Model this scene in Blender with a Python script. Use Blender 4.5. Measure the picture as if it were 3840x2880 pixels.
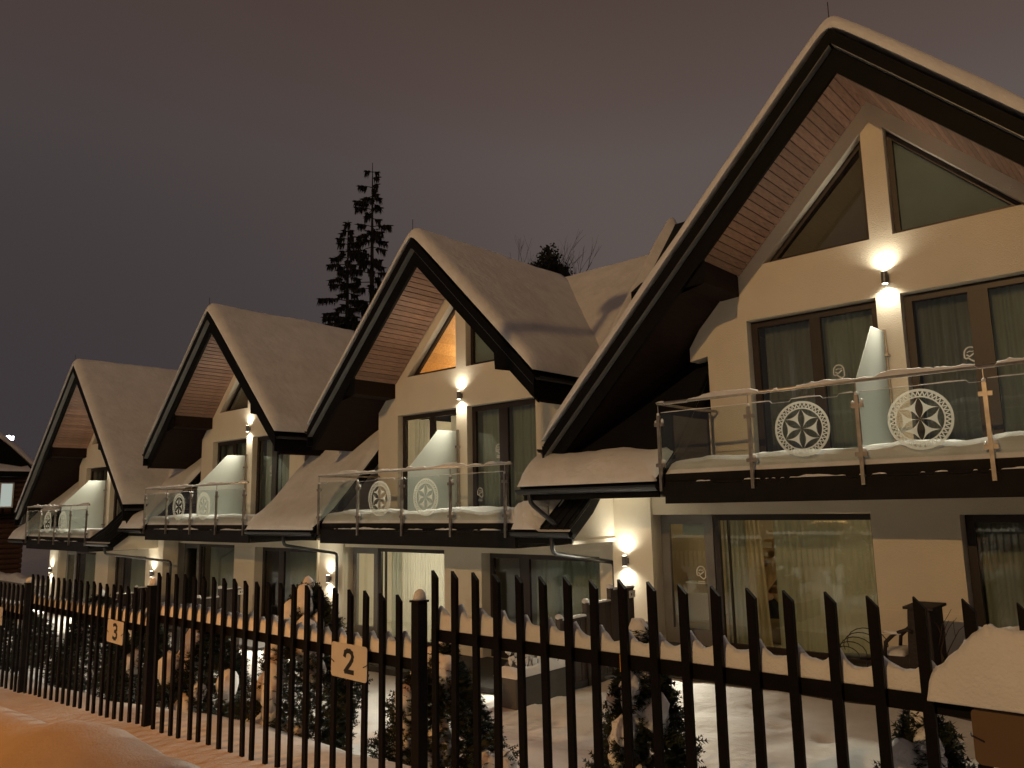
import bpy, bmesh, math, random
from mathutils import Vector, Matrix, noise
from mathutils.geometry import tessellate_polygon

# ------------------------------------------------------------------ scene, camera, sky, street light, exposure
sc = bpy.context.scene
for o in list(bpy.data.objects): bpy.data.objects.remove(o)
COL = sc.collection
R = math.radians

CAM_Z = 1.6
def camera():
    pitch, roll, yaw = R(8.896), R(-1.139), R(41.632)
    cy, sy = math.cos(yaw), math.sin(yaw)
    f0, r0, u0 = Vector((-sy, cy, 0)), Vector((cy, sy, 0)), Vector((0, 0, 1))
    fwd = math.cos(pitch)*f0 + math.sin(pitch)*u0
    up = -math.sin(pitch)*f0 + math.cos(pitch)*u0
    r = math.cos(roll)*r0 + math.sin(roll)*up
    u = -math.sin(roll)*r0 + math.cos(roll)*up
    m = Matrix((r, u, -fwd)).transposed().to_4x4()
    m.translation = (0, 0, CAM_Z)
    cd = bpy.data.cameras.new('camera'); cd.sensor_width = 36; cd.lens = 2917.84/3840*36
    cd.clip_start = 0.05; cd.clip_end = 4000
    co = bpy.data.objects.new('camera', cd); COL.objects.link(co); co.matrix_world = m
    sc.camera = co
camera()

SKY = 1.0
def world():
    w = bpy.data.worlds.new('World'); sc.world = w; w.use_nodes = True
    nt = w.node_tree; nt.nodes.clear()
    N = nt.nodes.new; L = nt.links.new
    tc = N('ShaderNodeTexCoord'); sep = N('ShaderNodeSeparateXYZ'); L(tc.outputs['Generated'], sep.inputs[0])
    # low overcast lit from below by the town: one even glow, dimmer towards the dark valley on the left
    ramp = N('ShaderNodeValToRGB'); mr = N('ShaderNodeMapRange')
    mr.inputs['From Min'].default_value = 0.0; mr.inputs['From Max'].default_value = 0.75
    L(sep.outputs['Z'], mr.inputs['Value']); L(mr.outputs[0], ramp.inputs[0])
    e = ramp.color_ramp.elements
    e[0].position = 0.0; e[0].color = (0.108, 0.086, 0.079, 1)
    e[1].position = 1.0; e[1].color = (0.054, 0.036, 0.030, 1)
    for p_, c_ in ((0.55, (0.104, 0.082, 0.075, 1)), (0.66, (0.092, 0.064, 0.056, 1)), (0.78, (0.076, 0.050, 0.042, 1))):
        el = ramp.color_ramp.elements.new(p_); el.color = c_
    dot = N('ShaderNodeVectorMath'); dot.operation = 'DOT_PRODUCT'
    dot.inputs[1].default_value = (-0.965, 0.24, -0.10)
    L(tc.outputs['Generated'], dot.inputs[0])
    m2 = N('ShaderNodeMapRange'); m2.interpolation_type = 'SMOOTHSTEP'
    m2.inputs['From Min'].default_value = 0.62; m2.inputs['From Max'].default_value = 1.04
    m2.inputs['To Min'].default_value = 0.0; m2.inputs['To Max'].default_value = 0.9
    L(dot.outputs['Value'], m2.inputs['Value'])
    mix = N('ShaderNodeMix'); mix.data_type = 'RGBA'
    mix.inputs['B'].default_value = (0.034, 0.029, 0.033, 1)
    L(m2.outputs[0], mix.inputs['Factor']); L(ramp.outputs[0], mix.inputs['A'])
    nz = N('ShaderNodeTexNoise'); nz.inputs['Scale'].default_value = 1.6; nz.inputs['Detail'].default_value = 3
    L(tc.outputs['Generated'], nz.inputs['Vector'])
    m3 = N('ShaderNodeMapRange'); m3.inputs['To Min'].default_value = 0.9; m3.inputs['To Max'].default_value = 1.1
    L(nz.outputs['Fac'], m3.inputs['Value'])
    mul = N('ShaderNodeVectorMath'); mul.operation = 'SCALE'
    L(mix.outputs['Result'], mul.inputs[0]); L(m3.outputs[0], mul.inputs['Scale'])
    bg = N('ShaderNodeBackground'); bg.inputs['Strength'].default_value = SKY
    L(mul.outputs[0], bg.inputs['Color'])
    out = N('ShaderNodeOutputWorld'); L(bg.outputs[0], out.inputs['Surface'])
world()

STREET_LAMP = (-3.0, -28.0, 15.0); STREET_W = 13500; STREET_COL = (1.0, 0.58, 0.235)
SODIUM_LAMP = (-6.5, -5.2, 10.0); SODIUM_W = 2000; SODIUM_COL = (1.0, 0.30, 0.004)
WALL_W = 32.0; FILL_UP = 480.0; FILL_LOW = 1250.0; WALL_COL = (1.0, 0.90, 0.70)
sc.view_settings.view_transform = 'Standard'; sc.view_settings.look = 'None'
sc.view_settings.exposure = 0.0; sc.view_settings.gamma = 1.0; sc.view_settings.use_curve_mapping = False
sc.render.engine = 'CYCLES'
sc.cycles.use_denoising = True
try: sc.cycles.denoiser = 'OPENIMAGEDENOISE'
except Exception: pass
sc.cycles.max_bounces = 8; sc.cycles.transparent_max_bounces = 24
sc.cycles.diffuse_bounces = 3; sc.cycles.glossy_bounces = 3; sc.cycles.transmission_bounces = 6
sc.cycles.sample_clamp_indirect = 3.0; sc.cycles.caustics_reflective = False; sc.cycles.caustics_refractive = False
sc.cycles.use_light_tree = True

# ------------------------------------------------------------------ materials
MATS = {}
def new_mat(name):
    m = bpy.data.materials.new(name); m.use_nodes = True; m.node_tree.nodes.clear(); MATS[name] = m
    return m, m.node_tree.nodes.new, m.node_tree.links.new
def pbr(name, col, rough=0.7, metal=0.0, bump=0.0, bscale=40, var=0.0, vscale=3.0, stretch=None, spec=0.5, objrand=0.0, detail=6, emit=None):
    m, N, L = new_mat(name)
    b = N('ShaderNodeBsdfPrincipled'); out = N('ShaderNodeOutputMaterial'); L(b.outputs[0], out.inputs[0])
    b.inputs['Base Color'].default_value = (*col, 1); b.inputs['Roughness'].default_value = rough
    b.inputs['Metallic'].default_value = metal; b.inputs['Specular IOR Level'].default_value = spec
    tc = N('ShaderNodeTexCoord'); vec = tc.outputs['Object']
    if stretch:
        mp = N('ShaderNodeMapping'); mp.inputs['Scale'].default_value = stretch; L(vec, mp.inputs['Vector']); vec = mp.outputs[0]
    if var or objrand:
        nz = N('ShaderNodeTexNoise'); nz.inputs['Scale'].default_value = vscale; nz.inputs['Detail'].default_value = detail
        L(vec, nz.inputs['Vector'])
        mr = N('ShaderNodeMapRange'); mr.inputs['From Min'].default_value = 0.25; mr.inputs['From Max'].default_value = 0.75
        mr.inputs['To Min'].default_value = 1-var; mr.inputs['To Max'].default_value = 1+var
        L(nz.outputs['Fac'], mr.inputs['Value'])
        val = mr.outputs[0]
        if objrand:
            oi = N('ShaderNodeObjectInfo'); m4 = N('ShaderNodeMapRange')
            m4.inputs['To Min'].default_value = 1-objrand; m4.inputs['To Max'].default_value = 1+objrand
            L(oi.outputs['Random'], m4.inputs['Value'])
            mm = N('ShaderNodeMath'); mm.operation = 'MULTIPLY'; L(val, mm.inputs[0]); L(m4.outputs[0], mm.inputs[1]); val = mm.outputs[0]
        sc_ = N('ShaderNodeVectorMath'); sc_.operation = 'SCALE'; sc_.inputs[0].default_value = col
        L(val, sc_.inputs['Scale']); L(sc_.outputs[0], b.inputs['Base Color'])
    if bump:
        n2 = N('ShaderNodeTexNoise'); n2.inputs['Scale'].default_value = bscale; n2.inputs['Detail'].default_value = 5
        L(vec, n2.inputs['Vector'])
        bp = N('ShaderNodeBump'); bp.inputs['Strength'].default_value = bump; bp.inputs['Distance'].default_value = 0.02
        L(n2.outputs['Fac'], bp.inputs['Height']); L(bp.outputs[0], b.inputs['Normal'])
    if emit:
        b.inputs['Emission Color'].default_value = (*emit[0], 1); b.inputs['Emission Strength'].default_value = emit[1]
    return m
def snow_mat():
    m, N, L = new_mat('snow')
    b = N('ShaderNodeBsdfPrincipled'); out = N('ShaderNodeOutputMaterial'); L(b.outputs[0], out.inputs[0])
    b.inputs['Roughness'].default_value = 0.75; b.inputs['Specular IOR Level'].default_value = 0.25
    b.inputs['Sheen Weight'].default_value = 0.1
    tc = N('ShaderNodeTexCoord'); geo = N('ShaderNodeNewGeometry')
    nz = N('ShaderNodeTexNoise'); nz.inputs['Scale'].default_value = 2.2; nz.inputs['Detail'].default_value = 8; nz.inputs['Roughness'].default_value = 0.6
    L(geo.outputs['Position'], nz.inputs['Vector'])
    r = N('ShaderNodeValToRGB'); r.color_ramp.elements[0].position = 0.3; r.color_ramp.elements[1].position = 0.7
    r.color_ramp.elements[0].color = (0.70, 0.70, 0.70, 1); r.color_ramp.elements[1].color = (0.84, 0.84, 0.84, 1)
    L(nz.outputs['Fac'], r.inputs[0]); L(r.outputs[0], b.inputs['Base Color'])
    n1 = N('ShaderNodeTexNoise'); n1.inputs['Scale'].default_value = 90; n1.inputs['Detail'].default_value = 4
    n2 = N('ShaderNodeTexNoise'); n2.inputs['Scale'].default_value = 7; n2.inputs['Detail'].default_value = 6
    L(geo.outputs['Position'], n1.inputs['Vector']); L(geo.outputs['Position'], n2.inputs['Vector'])
    ad = N('ShaderNodeMath'); ad.operation = 'MULTIPLY_ADD'; ad.inputs[1].default_value = 0.22
    L(n1.outputs['Fac'], ad.inputs[0]); L(n2.outputs['Fac'], ad.inputs[2])
    bp = N('ShaderNodeBump'); bp.inputs['Strength'].default_value = 0.55; bp.inputs['Distance'].default_value = 0.04
    L(ad.outputs[0], bp.inputs['Height']); L(bp.outputs[0], b.inputs['Normal'])
    return m
def glass_mat(name, tint, refl=1.0, rough=0.0):
    m, N, L = new_mat(name)
    t = N('ShaderNodeBsdfTransparent'); t.inputs[0].default_value = (*tint, 1)
    g = N('ShaderNodeBsdfGlossy'); g.inputs['Roughness'].default_value = rough
    g.inputs[0].default_value = (refl, refl, refl, 1)
    # Schlick reflectance, the same from both sides of the sheet
    lw = N('ShaderNodeLayerWeight'); pw = N('ShaderNodeMath'); pw.operation = 'POWER'; pw.inputs[1].default_value = 5.0
    f = N('ShaderNodeMath'); f.operation = 'MULTIPLY_ADD'; f.inputs[1].default_value = 0.92; f.inputs[2].default_value = 0.045
    L(lw.outputs['Facing'], pw.inputs[0]); L(pw.outputs[0], f.inputs[0])
    mx = N('ShaderNodeMixShader'); out = N('ShaderNodeOutputMaterial')
    L(f.outputs[0], mx.inputs[0]); L(t.outputs[0], mx.inputs[1]); L(g.outputs[0], mx.inputs[2]); L(mx.outputs[0], out.inputs[0])
    return m
def sheer_mat(name, col, clear, trans=0.5, rough=0.6):
    """cloth or frosted glass: partly diffuse, partly translucent, partly see-through"""
    m, N, L = new_mat(name)
    d = N('ShaderNodeBsdfDiffuse'); d.inputs[0].default_value = (*col, 1)
    tl = N('ShaderNodeBsdfTranslucent'); tl.inputs[0].default_value = (*col, 1)
    t = N('ShaderNodeBsdfTransparent')
    a = N('ShaderNodeMixShader'); a.inputs[0].default_value = trans
    b = N('ShaderNodeMixShader'); b.inputs[0].default_value = clear
    out = N('ShaderNodeOutputMaterial')
    L(d.outputs[0], a.inputs[1]); L(tl.outputs[0], a.inputs[2]); L(a.outputs[0], b.inputs[1]); L(t.outputs[0], b.inputs[2]); L(b.outputs[0], out.inputs[0])
    return m
def emit_mat(name, col, s):
    m, N, L = new_mat(name)
    e = N('ShaderNodeEmission'); e.inputs[0].default_value = (*col, 1); e.inputs[1].default_value = s
    out = N('ShaderNodeOutputMaterial'); L(e.outputs[0], out.inputs[0]); return m

snow_mat()
pbr('stucco', (0.76, 0.70, 0.58), 0.9, bump=0.45, bscale=55, var=0.10, vscale=0.9, detail=9)
pbr('stucco_light', (0.80, 0.75, 0.64), 0.9, bump=0.3, bscale=60, var=0.04, vscale=1.5)
pbr('dark_wood', (0.004, 0.0035, 0.003), 0.55, bump=0.15, bscale=30, var=0.3, vscale=6, spec=0.12)
pbr('anthracite', (0.016, 0.017, 0.019), 0.33, var=0.2, vscale=8, spec=0.5)
pbr('lamp_grey', (0.14, 0.14, 0.145), 0.4, metal=0.4)
pbr('pipe_metal', (0.05, 0.052, 0.055), 0.3, metal=0.6)
pbr('sheen_metal', (0.30, 0.31, 0.30), 0.45, metal=0.5)
pbr('roof_metal', (0.012, 0.012, 0.013), 0.6, var=0.2, spec=0.2)
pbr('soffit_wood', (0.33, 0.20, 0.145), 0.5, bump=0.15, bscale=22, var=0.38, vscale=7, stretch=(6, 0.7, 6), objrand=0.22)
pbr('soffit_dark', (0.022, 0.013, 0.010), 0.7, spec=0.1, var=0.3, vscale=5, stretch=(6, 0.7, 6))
pbr('fascia', (0.011, 0.009, 0.008), 0.6, bump=0.1, var=0.25, vscale=5, spec=0.12)
pbr('steel', (0.42, 0.38, 0.33), 0.32, metal=0.9, var=0.25, vscale=12)
pbr('window_frame', (0.022, 0.0125, 0.0095), 0.42, var=0.25, vscale=9, stretch=(8, 8, 0.6))
pbr('door_grey', (0.16, 0.155, 0.15), 0.5, var=0.12)
pbr('pine', (0.78, 0.52, 0.26), 0.5, var=0.22, vscale=5, stretch=(5, 5, 0.8), objrand=0.12)
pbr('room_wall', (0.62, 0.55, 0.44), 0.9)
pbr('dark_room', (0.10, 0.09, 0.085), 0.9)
pbr('picket_paint', (0.0065, 0.0048, 0.0042), 0.5, bump=0.08, bscale=60, var=0.3, vscale=9, spec=0.12)
pbr('post_paint', (0.009, 0.0075, 0.007), 0.5, bump=0.1, bscale=50, var=0.4, vscale=9, spec=0.12)
pbr('sign_shaded', (0.13, 0.075, 0.035), 0.5, var=0.08, vscale=8)  # shade lying on the plate is put into its base colour
pbr('sign_plate', (0.62, 0.58, 0.50), 0.5, var=0.06, vscale=8)
pbr('black_print', (0.012, 0.012, 0.012), 0.5)
pbr('white_print', (0.75, 0.75, 0.72), 0.6)
pbr('paper', (0.8, 0.76, 0.68), 0.8)
pbr('parcel', (0.55, 0.45, 0.38), 0.8, var=0.1)
pbr('thuja', (0.024, 0.032, 0.015), 0.7, objrand=0.1)
pbr('needles', (0.012, 0.012, 0.010), 0.8)
pbr('bark', (0.020, 0.015, 0.012), 0.9, bump=0.3, bscale=20)
pbr('evergreen', (0.010, 0.012, 0.008), 0.7)
pbr('board_brown', (0.050, 0.036, 0.028), 0.6, var=0.25, vscale=6, stretch=(6, 6, 0.6), objrand=0.15)
pbr('planter_grey', (0.085, 0.080, 0.074), 0.8, bump=0.15, var=0.12, vscale=6)
pbr('rattan', (0.020, 0.013, 0.011), 0.65, bump=0.6, bscale=45, var=0.3, vscale=30)
pbr('wire_black', (0.012, 0.012, 0.012), 0.4)
pbr('twig', (0.07, 0.045, 0.03), 0.8)
pbr('navy_cloth', (0.012, 0.013, 0.028), 0.9)
pbr('pale_cloth', (0.55, 0.36, 0.28), 0.9)
pbr('wicker', (0.25, 0.19, 0.11), 0.8, bump=0.4, bscale=60)
pbr('log_wood', (0.085, 0.042, 0.022), 0.7, bump=0.3, var=0.3, vscale=5)
pbr('paving', (0.035, 0.032, 0.03), 0.7, bump=0.2, var=0.3, vscale=4)
pbr('hill', (0.012, 0.012, 0.014), 1.0, var=0.5, vscale=0.12)
pbr('yellow_tag', (0.75, 0.38, 0.03), 0.6)
pbr('concrete', (0.22, 0.21, 0.20), 0.9, bump=0.2, var=0.15)
glass_mat('window_glass', (0.86, 0.9, 0.88))
glass_mat('clear_glass', (0.93, 0.955, 0.94), 0.9)
sheer_mat('frosted_glass', (0.86, 0.91, 0.86), 0.10, 0.5)
sheer_mat('rosette_film', (0.74, 0.74, 0.68), 0.26, 0.35)
sheer_mat('curtain_green', (0.60, 0.62, 0.54), 0.18, 0.35)
sheer_mat('curtain_dark', (0.38, 0.38, 0.35), 0.16, 0.30)
pbr('sheet_grey', (0.34, 0.37, 0.36), 0.9, var=0.1, vscale=2)
pbr('sheet_brown', (0.20, 0.165, 0.135), 0.9, var=0.1, vscale=2)
sheer_mat('curtain_white', (0.80, 0.78, 0.70), 0.10, 0.55)
sheer_mat('curtain_warm', (0.70, 0.62, 0.44), 0.22, 0.5)
emit_mat('lamp_lens', (1.0, 0.90, 0.70), 14.0)
emit_mat('street_lens', (1.0, 0.62, 0.28), 2.5)
emit_mat('flood_lens', (0.95, 0.97, 1.0), 9.0)
emit_mat('lit_blind', (0.70, 0.78, 0.70), 0.55)

# ------------------------------------------------------------------ helpers
class MB:
    def __init__(s): s.v = []; s.f = []
    def add(s, vs, fs):
        n = len(s.v); s.v += [tuple(p) for p in vs]; s.f += [tuple(i+n for i in f) for f in fs]; return s
    def box(s, x0, x1, y0, y1, z0, z1):
        v = [(x, y, z) for z in (z0, z1) for y in (y0, y1) for x in (x0, x1)]
        return s.add(v, [(0,2,3,1),(4,5,7,6),(0,1,5,4),(1,3,7,5),(3,2,6,7),(2,0,4,6)])
    def prism(s, poly, axis, a, b):
        """poly: 2-D points; axis 'x': (y,z), 'y': (x,z), 'z': (x,y)"""
        def P(p, t):
            return {'x': (t, p[0], p[1]), 'y': (p[0], t, p[1]), 'z': (p[0], p[1], t)}[axis]
        n = len(poly); v = [P(p, a) for p in poly]+[P(p, b) for p in poly]
        f = [(i, (i+1) % n, n+(i+1) % n, n+i) for i in range(n)]
        tri = tessellate_polygon([[Vector((p[0], p[1], 0)) for p in poly]])
        f += [tuple(t) for t in tri]+[tuple(n+i for i in reversed(t)) for t in tri]
        return s.add(v, f)
    def plate(s, outer, holes, y0, y1):
        """wall in the XZ plane with openings: front y0, back y1"""
        loops = [outer]+holes; flat = [p for l in loops for p in l]; n = len(flat)
        tri = tessellate_polygon([[Vector((p[0], p[1], 0)) for p in l] for l in loops])
        v = [(p[0], y0, p[1]) for p in flat]+[(p[0], y1, p[1]) for p in flat]
        f = [tuple(t) for t in tri]+[tuple(n+i for i in reversed(t)) for t in tri]
        o = 0
        for l in loops:
            k = len(l); f += [(o+i, o+(i+1) % k, n+o+(i+1) % k, n+o+i) for i in range(k)]; o += k
        return s.add(v, f)
    def tube(s, pts, r, n=8, cap=True):
        pts = [Vector(p) for p in pts]; rs = r if isinstance(r, (list, tuple)) else [r]*len(pts)
        rings = []; prev = None
        for i, p in enumerate(pts):
            d = (pts[min(i+1, len(pts)-1)]-pts[max(i-1, 0)]).normalized()
            a = prev if prev is not None else (Vector((0, 0, 1)) if abs(d.z) < 0.9 else Vector((1, 0, 0)))
            u = (a-d*a.dot(d)).normalized(); w = d.cross(u); prev = u
            rings.append([p+rs[i]*(math.cos(2*math.pi*k/n)*u+math.sin(2*math.pi*k/n)*w) for k in range(n)])
        v = [q for ring in rings for q in ring]; f = []
        for i in range(len(pts)-1):
            for k in range(n): f.append((i*n+k, i*n+(k+1) % n, (i+1)*n+(k+1) % n, (i+1)*n+k))
        if cap: f += [tuple(range(n))[::-1], tuple((len(pts)-1)*n+k for k in range(n))]
        return s.add(v, f)
    def cyl(s, c, r, h, n=20, r2=None):
        r2 = r if r2 is None else r2
        return s.tube([c, (c[0], c[1], c[2]+h)], [r, r2], n)
    def blob(s, c, r, seed=0, sub=2, amp=0.25, fr=1.6, flat=0.0):
        bm = bmesh.new(); bmesh.ops.create_icosphere(bm, subdivisions=sub, radius=1)
        for q in bm.verts:
            d = 1+amp*noise.noise(q.co*fr+Vector((seed*3.1, seed*1.7, seed)))
            q.co = Vector((c[0]+q.co.x*r[0]*d, c[1]+q.co.y*r[1]*d, c[2]+(max(q.co.z, -flat) if flat else q.co.z)*r[2]*d))
        bm.verts.index_update()
        s.add([q.co for q in bm.verts], [[q.index for q in f.verts] for f in bm.faces]); bm.free(); return s
    def build(s, name, mat, parent=None, smooth=False, off=None, bevel=0.0):
        me = bpy.data.meshes.new(name)
        vs = s.v if off is None else [(a+off[0], b+off[1], c+off[2]) for a, b, c in s.v]
        me.from_pydata(vs, [], s.f); 
        bm = bmesh.new(); bm.from_mesh(me); bmesh.ops.recalc_face_normals(bm, faces=bm.faces); bm.to_mesh(me); bm.free()
        me.materials.append(MATS[mat])
        if smooth:
            for p in me.polygons: p.use_smooth = True
        o = bpy.data.objects.new(name, me); COL.objects.link(o)
        if parent is not None: o.parent = parent
        if bevel:
            md = o.modifiers.new('bevel', 'BEVEL'); md.width = bevel; md.segments = 2; md.limit_method = 'ANGLE'
        return o
def empty(name, loc, rz=0.0):
    o = bpy.data.objects.new(name, None); COL.objects.link(o); o.location = loc; o.rotation_euler = (0, 0, rz); o.empty_display_size = 0.2
    return o
def tag(o, label=None, cat=None, group=None, kind=None):
    if label: o['label'] = label
    if cat: o['category'] = cat
    if group: o['group'] = group
    if kind: o['kind'] = kind
    return o
def share(o, parent, loc=(0, 0, 0), rot=(0, 0, 0), name=None, scale=(1, 1, 1)):
    c = o.copy(); c.name = name or o.name.split('.')[0]; c.parent = parent; c.location = loc; c.rotation_euler = rot; c.scale = scale
    COL.objects.link(c); return c
def light(name, kind, loc, power, col, size=0.05, rot=(0, 0, 0), spot=None, blend=0.5, parent=None):
    ld = bpy.data.lights.new(name, kind); ld.energy = power; ld.color = col
    ld.shadow_soft_size = size
    if spot: ld.spot_size = spot; ld.spot_blend = blend
    o = bpy.data.objects.new(name, ld); COL.objects.link(o); o.location = loc; o.rotation_euler = rot
    if parent is not None: o.parent = parent
    return o
def clus(n, k=0.5):
    """0..1 samples, denser at both ends"""
    out = []
    for i in range(n+1):
        t = i/n; out.append((1-k)*t+k*(0.5-0.5*math.cos(math.pi*t)))
    return out
def blanket(mb, base, us, vs, T, ru, rv, amp=0.03, fr=1.3, seed=0, sides='uUvV', lump=0.0, keep=None):
    """snow lying on base(u,v): rounded at the sides listed (u: low u, U: high u, ...)"""
    W = len(us); H = len(vs); top = []; bot = []
    u0, u1, v0, v1 = us[0], us[-1], vs[0], vs[-1]
    for v in vs:
        for u in us:
            p = Vector(base(u, v)); d = 1.0
            for ch, x, r in (('u', u-u0, ru), ('U', u1-u, ru), ('v', v-v0, rv), ('V', v1-v, rv)):
                if ch in sides:
                    q = min(max(x/r, 0), 1); d *= math.sqrt(max(0.0, 1-(1-q)**2))
            n = amp*noise.noise(Vector((p.x*fr+seed, p.y*fr, p.z*fr)))+0.35*amp*noise.noise(Vector((p.x*fr*4+seed, p.y*fr*4, p.z*fr*4)))
            kk = keep(u, v) if keep else 1.0
            d *= kk
            h = max(0.0, (T+n*2)*d)
            top.append(p+Vector((0, 0, h+0.003 if kk > 0.04 else -0.03))); bot.append(p+Vector((0, 0, -0.002 if kk > 0.04 else -0.034)))
    n = W*H; f = []
    for j in range(H-1):
        for i in range(W-1):
            a = j*W+i
            f.append((a, a+1, a+W+1, a+W)); f.append((n+a, n+a+W, n+a+W+1, n+a+1))
    for i in range(W-1):
        f.append((i, n+i, n+i+1, i+1)); a = (H-1)*W+i; f.append((a, a+1, n+a+1, n+a))
    for j in range(H-1):
        a = j*W; f.append((a, a+W, n+a+W, n+a)); a = j*W+W-1; f.append((a, n+a, n+a+W, a+W))
    return mb.add(top+bot, f)

def smooth(a, b, x):
    t = min(max((x-a)/(b-a), 0), 1); return t*t*(3-2*t)
def lerp_pts(pts, x):
    if x <= pts[0][0]: return pts[0][1]
    for (a, b), (c, d) in zip(pts, pts[1:]):
        if x <= c: return b+(d-b)*(x-a)/(c-a)
    return pts[-1][1]

# ------------------------------------------------------------------ the setting: ground, terraces, hill
def road_z(x): return 0.06+0.045*(min(max(x, -40), 6)+4.4)
def yard_z(x): return lerp_pts([(-60, -2.1), (-31, -1.9), (-28, -1.48), (-9.0, -1.45), (-6.7, -0.73), (40, -0.70)], x)
FOOT = []
_r = random.Random(77)
for (ax, ay, bx, by, n_) in ((-6.9, 8.4, -3.9, 5.4, 12), (-4.4, 9.2, -1.6, 6.2, 11), (-9.5, 7.0, -11.5, 5.2, 9), (-5.6, 6.2, -8.8, 6.6, 11), (-1.5, 1.6, -12.0, 2.1, 26)):
    for q in range(n_):
        t_ = q/(n_-1); FOOT.append((ax+(bx-ax)*t_+0.10*(-1)**q+_r.uniform(-.04, .04), ay+(by-ay)*t_+0.10*(-1)**q+_r.uniform(-.04, .04), _r.uniform(0.05, 0.085)))
def ground_z(x, y):
    a = road_z(x); b = yard_z(x)
    t = smooth(2.95, 5.2, y)
    z = a*(1-t)+b*t
    if y < 2.2: z -= 0.10*smooth(2.2, 1.2, y)
    if y > 20: z += (y-20)*0.05*smooth(20, 40, y)
    near = 1-smooth(25, 60, math.hypot(x, y))
    z += near*(0.035*noise.noise(Vector((x*0.9, y*0.9, 0.3)))+0.018*noise.noise(Vector((x*2.7, y*2.7, 1.3)))+0.05*noise.noise(Vector((x*0.3, y*0.35, 4))))
    if -13 < x < 0 and 1 < y < 10:
        for fx, fy, fd in FOOT:
            q = (x-fx)**2+(y-fy)**2
            if q < 0.16: z -= fd*math.exp(-q/0.014)-0.25*fd*math.exp(-q/0.05)
    return z
def axis_samples(lo, hi, c0, c1, step, far):
    out = []; x = c0
    while x <= c1+1e-6: out.append(x); x += step
    s = step; x = c1
    while x < hi: s *= far; x = min(x+s, hi); out.append(x)
    s = step; x = c0; left = []
    while x > lo: s *= far; x = max(x-s, lo); left.append(x)
    return left[::-1]+out
def ground():
    xs = axis_samples(-900, 500, -16, 2, 0.085, 1.12); ys = axis_samples(-300, 900, -0.5, 10.5, 0.085, 1.14)
    v = [(x, y, ground_z(x, y)) for y in ys for x in xs]; W = len(xs)
    f = [(j*W+i, j*W+i+1, (j+1)*W+i+1, (j+1)*W+i) for j in range(len(ys)-1) for i in range(W-1)]
    o = MB().add(v, f).build('snowy_ground', 'snow', smooth=True)
    tag(o, 'snow covering the road and the gardens', kind='structure')
ground()
def snow_bank():
    # ploughed bank on the near side of the road, its crest running out of the lower left corner
    xs = [-14+i*0.10 for i in range(121)]; ys = [0.1+j*0.08 for j in range(34)]
    def h(x, y):
        yc = 1.35+0.10*noise.noise(Vector((x*0.7, 0, 3)))
        crest = 0.70+0.06*noise.noise(Vector((x*0.9, 2, 0)))+0.03*noise.noise(Vector((x*2.7, 5, 0)))
        crest = crest*(1-smooth(-3.0, -2.0, x))+lerp_pts([(-14, -0.45), (-6, -0.02), (-4.3, 0.02), (-3.8, 0.1), (-2, 0.0)], x)
        return crest*math.exp(-((y-yc)/0.55)**2)*1.0
    v = [(x, y, ground_z(x, y)-0.06+h(x, y)) for y in ys for x in xs]; W = len(xs)
    f = [(j*W+i, j*W+i+1, (j+1)*W+i+1, (j+1)*W+i) for j in range(len(ys)-1) for i in range(W-1)]
    o = MB().add(v, f).build('snow_bank', 'snow', smooth=True)
    tag(o, 'ploughed snow bank glowing orange in the lower left corner', kind='structure')
snow_bank()

# measured origins of the four houses (top left corner of the left balcony door, on the facade)
HO = [Vector((-5.221, 11.50, 4.426)), Vector((-13.946, 11.668, 3.722)), Vector((-22.445, 11.567, 3.681)), Vector((-31.170, 11.156, 3.283))]
BASE = Vector((2.08, 0.0, -5.10))            # the Empty stands at ground level under the ridge
OFF = -BASE
ORD = ['nearest', 'second', 'third', 'farthest']
AX = 2.08; SL = 1.025; TOPZ = 3.44; PLK = 2.95
OV = 1.40; BD = 1.57
PROF = [(-1.64, -2.50), (-1.1, -2.10), (-0.72, -1.70), (0.03, -0.88), (3.65, 3.42)]
def roof_top(x): return TOPZ-SL*(math.sqrt((x-AX)**2+0.0004)-0.02)
def plank_z(x): return PLK-SL*abs(x-AX)

def terrace(i, x0, x1, y0, y1, z):
    o = HO[i]; mb = MB()
    n = 24; front = []
    for k in range(n+1):
        x = x0+(x1-x0)*k/n; front.append((x, y0+0.12*noise.noise(Vector((x*1.3, i, 0)))+0.04*noise.noise(Vector((x*6, i, 2)))))
    poly = front+[(x1, y1), (x0, y1)]
    mb.prism(poly, 'z', z-0.3, z)
    t = mb.build('terrace', 'paving'); tag(t, 'bare dark terrace paving under the balcony of the %s house' % ORD[i], kind='structure')
terrace(0, -7.9, 2.0, 9.55, 11.6, -0.655)
terrace(1, -15.9, -8.0, 9.75, 11.7, -1.365)
terrace(2, -25.0, -16.2, 9.6, 11.6, -1.405)

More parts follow.
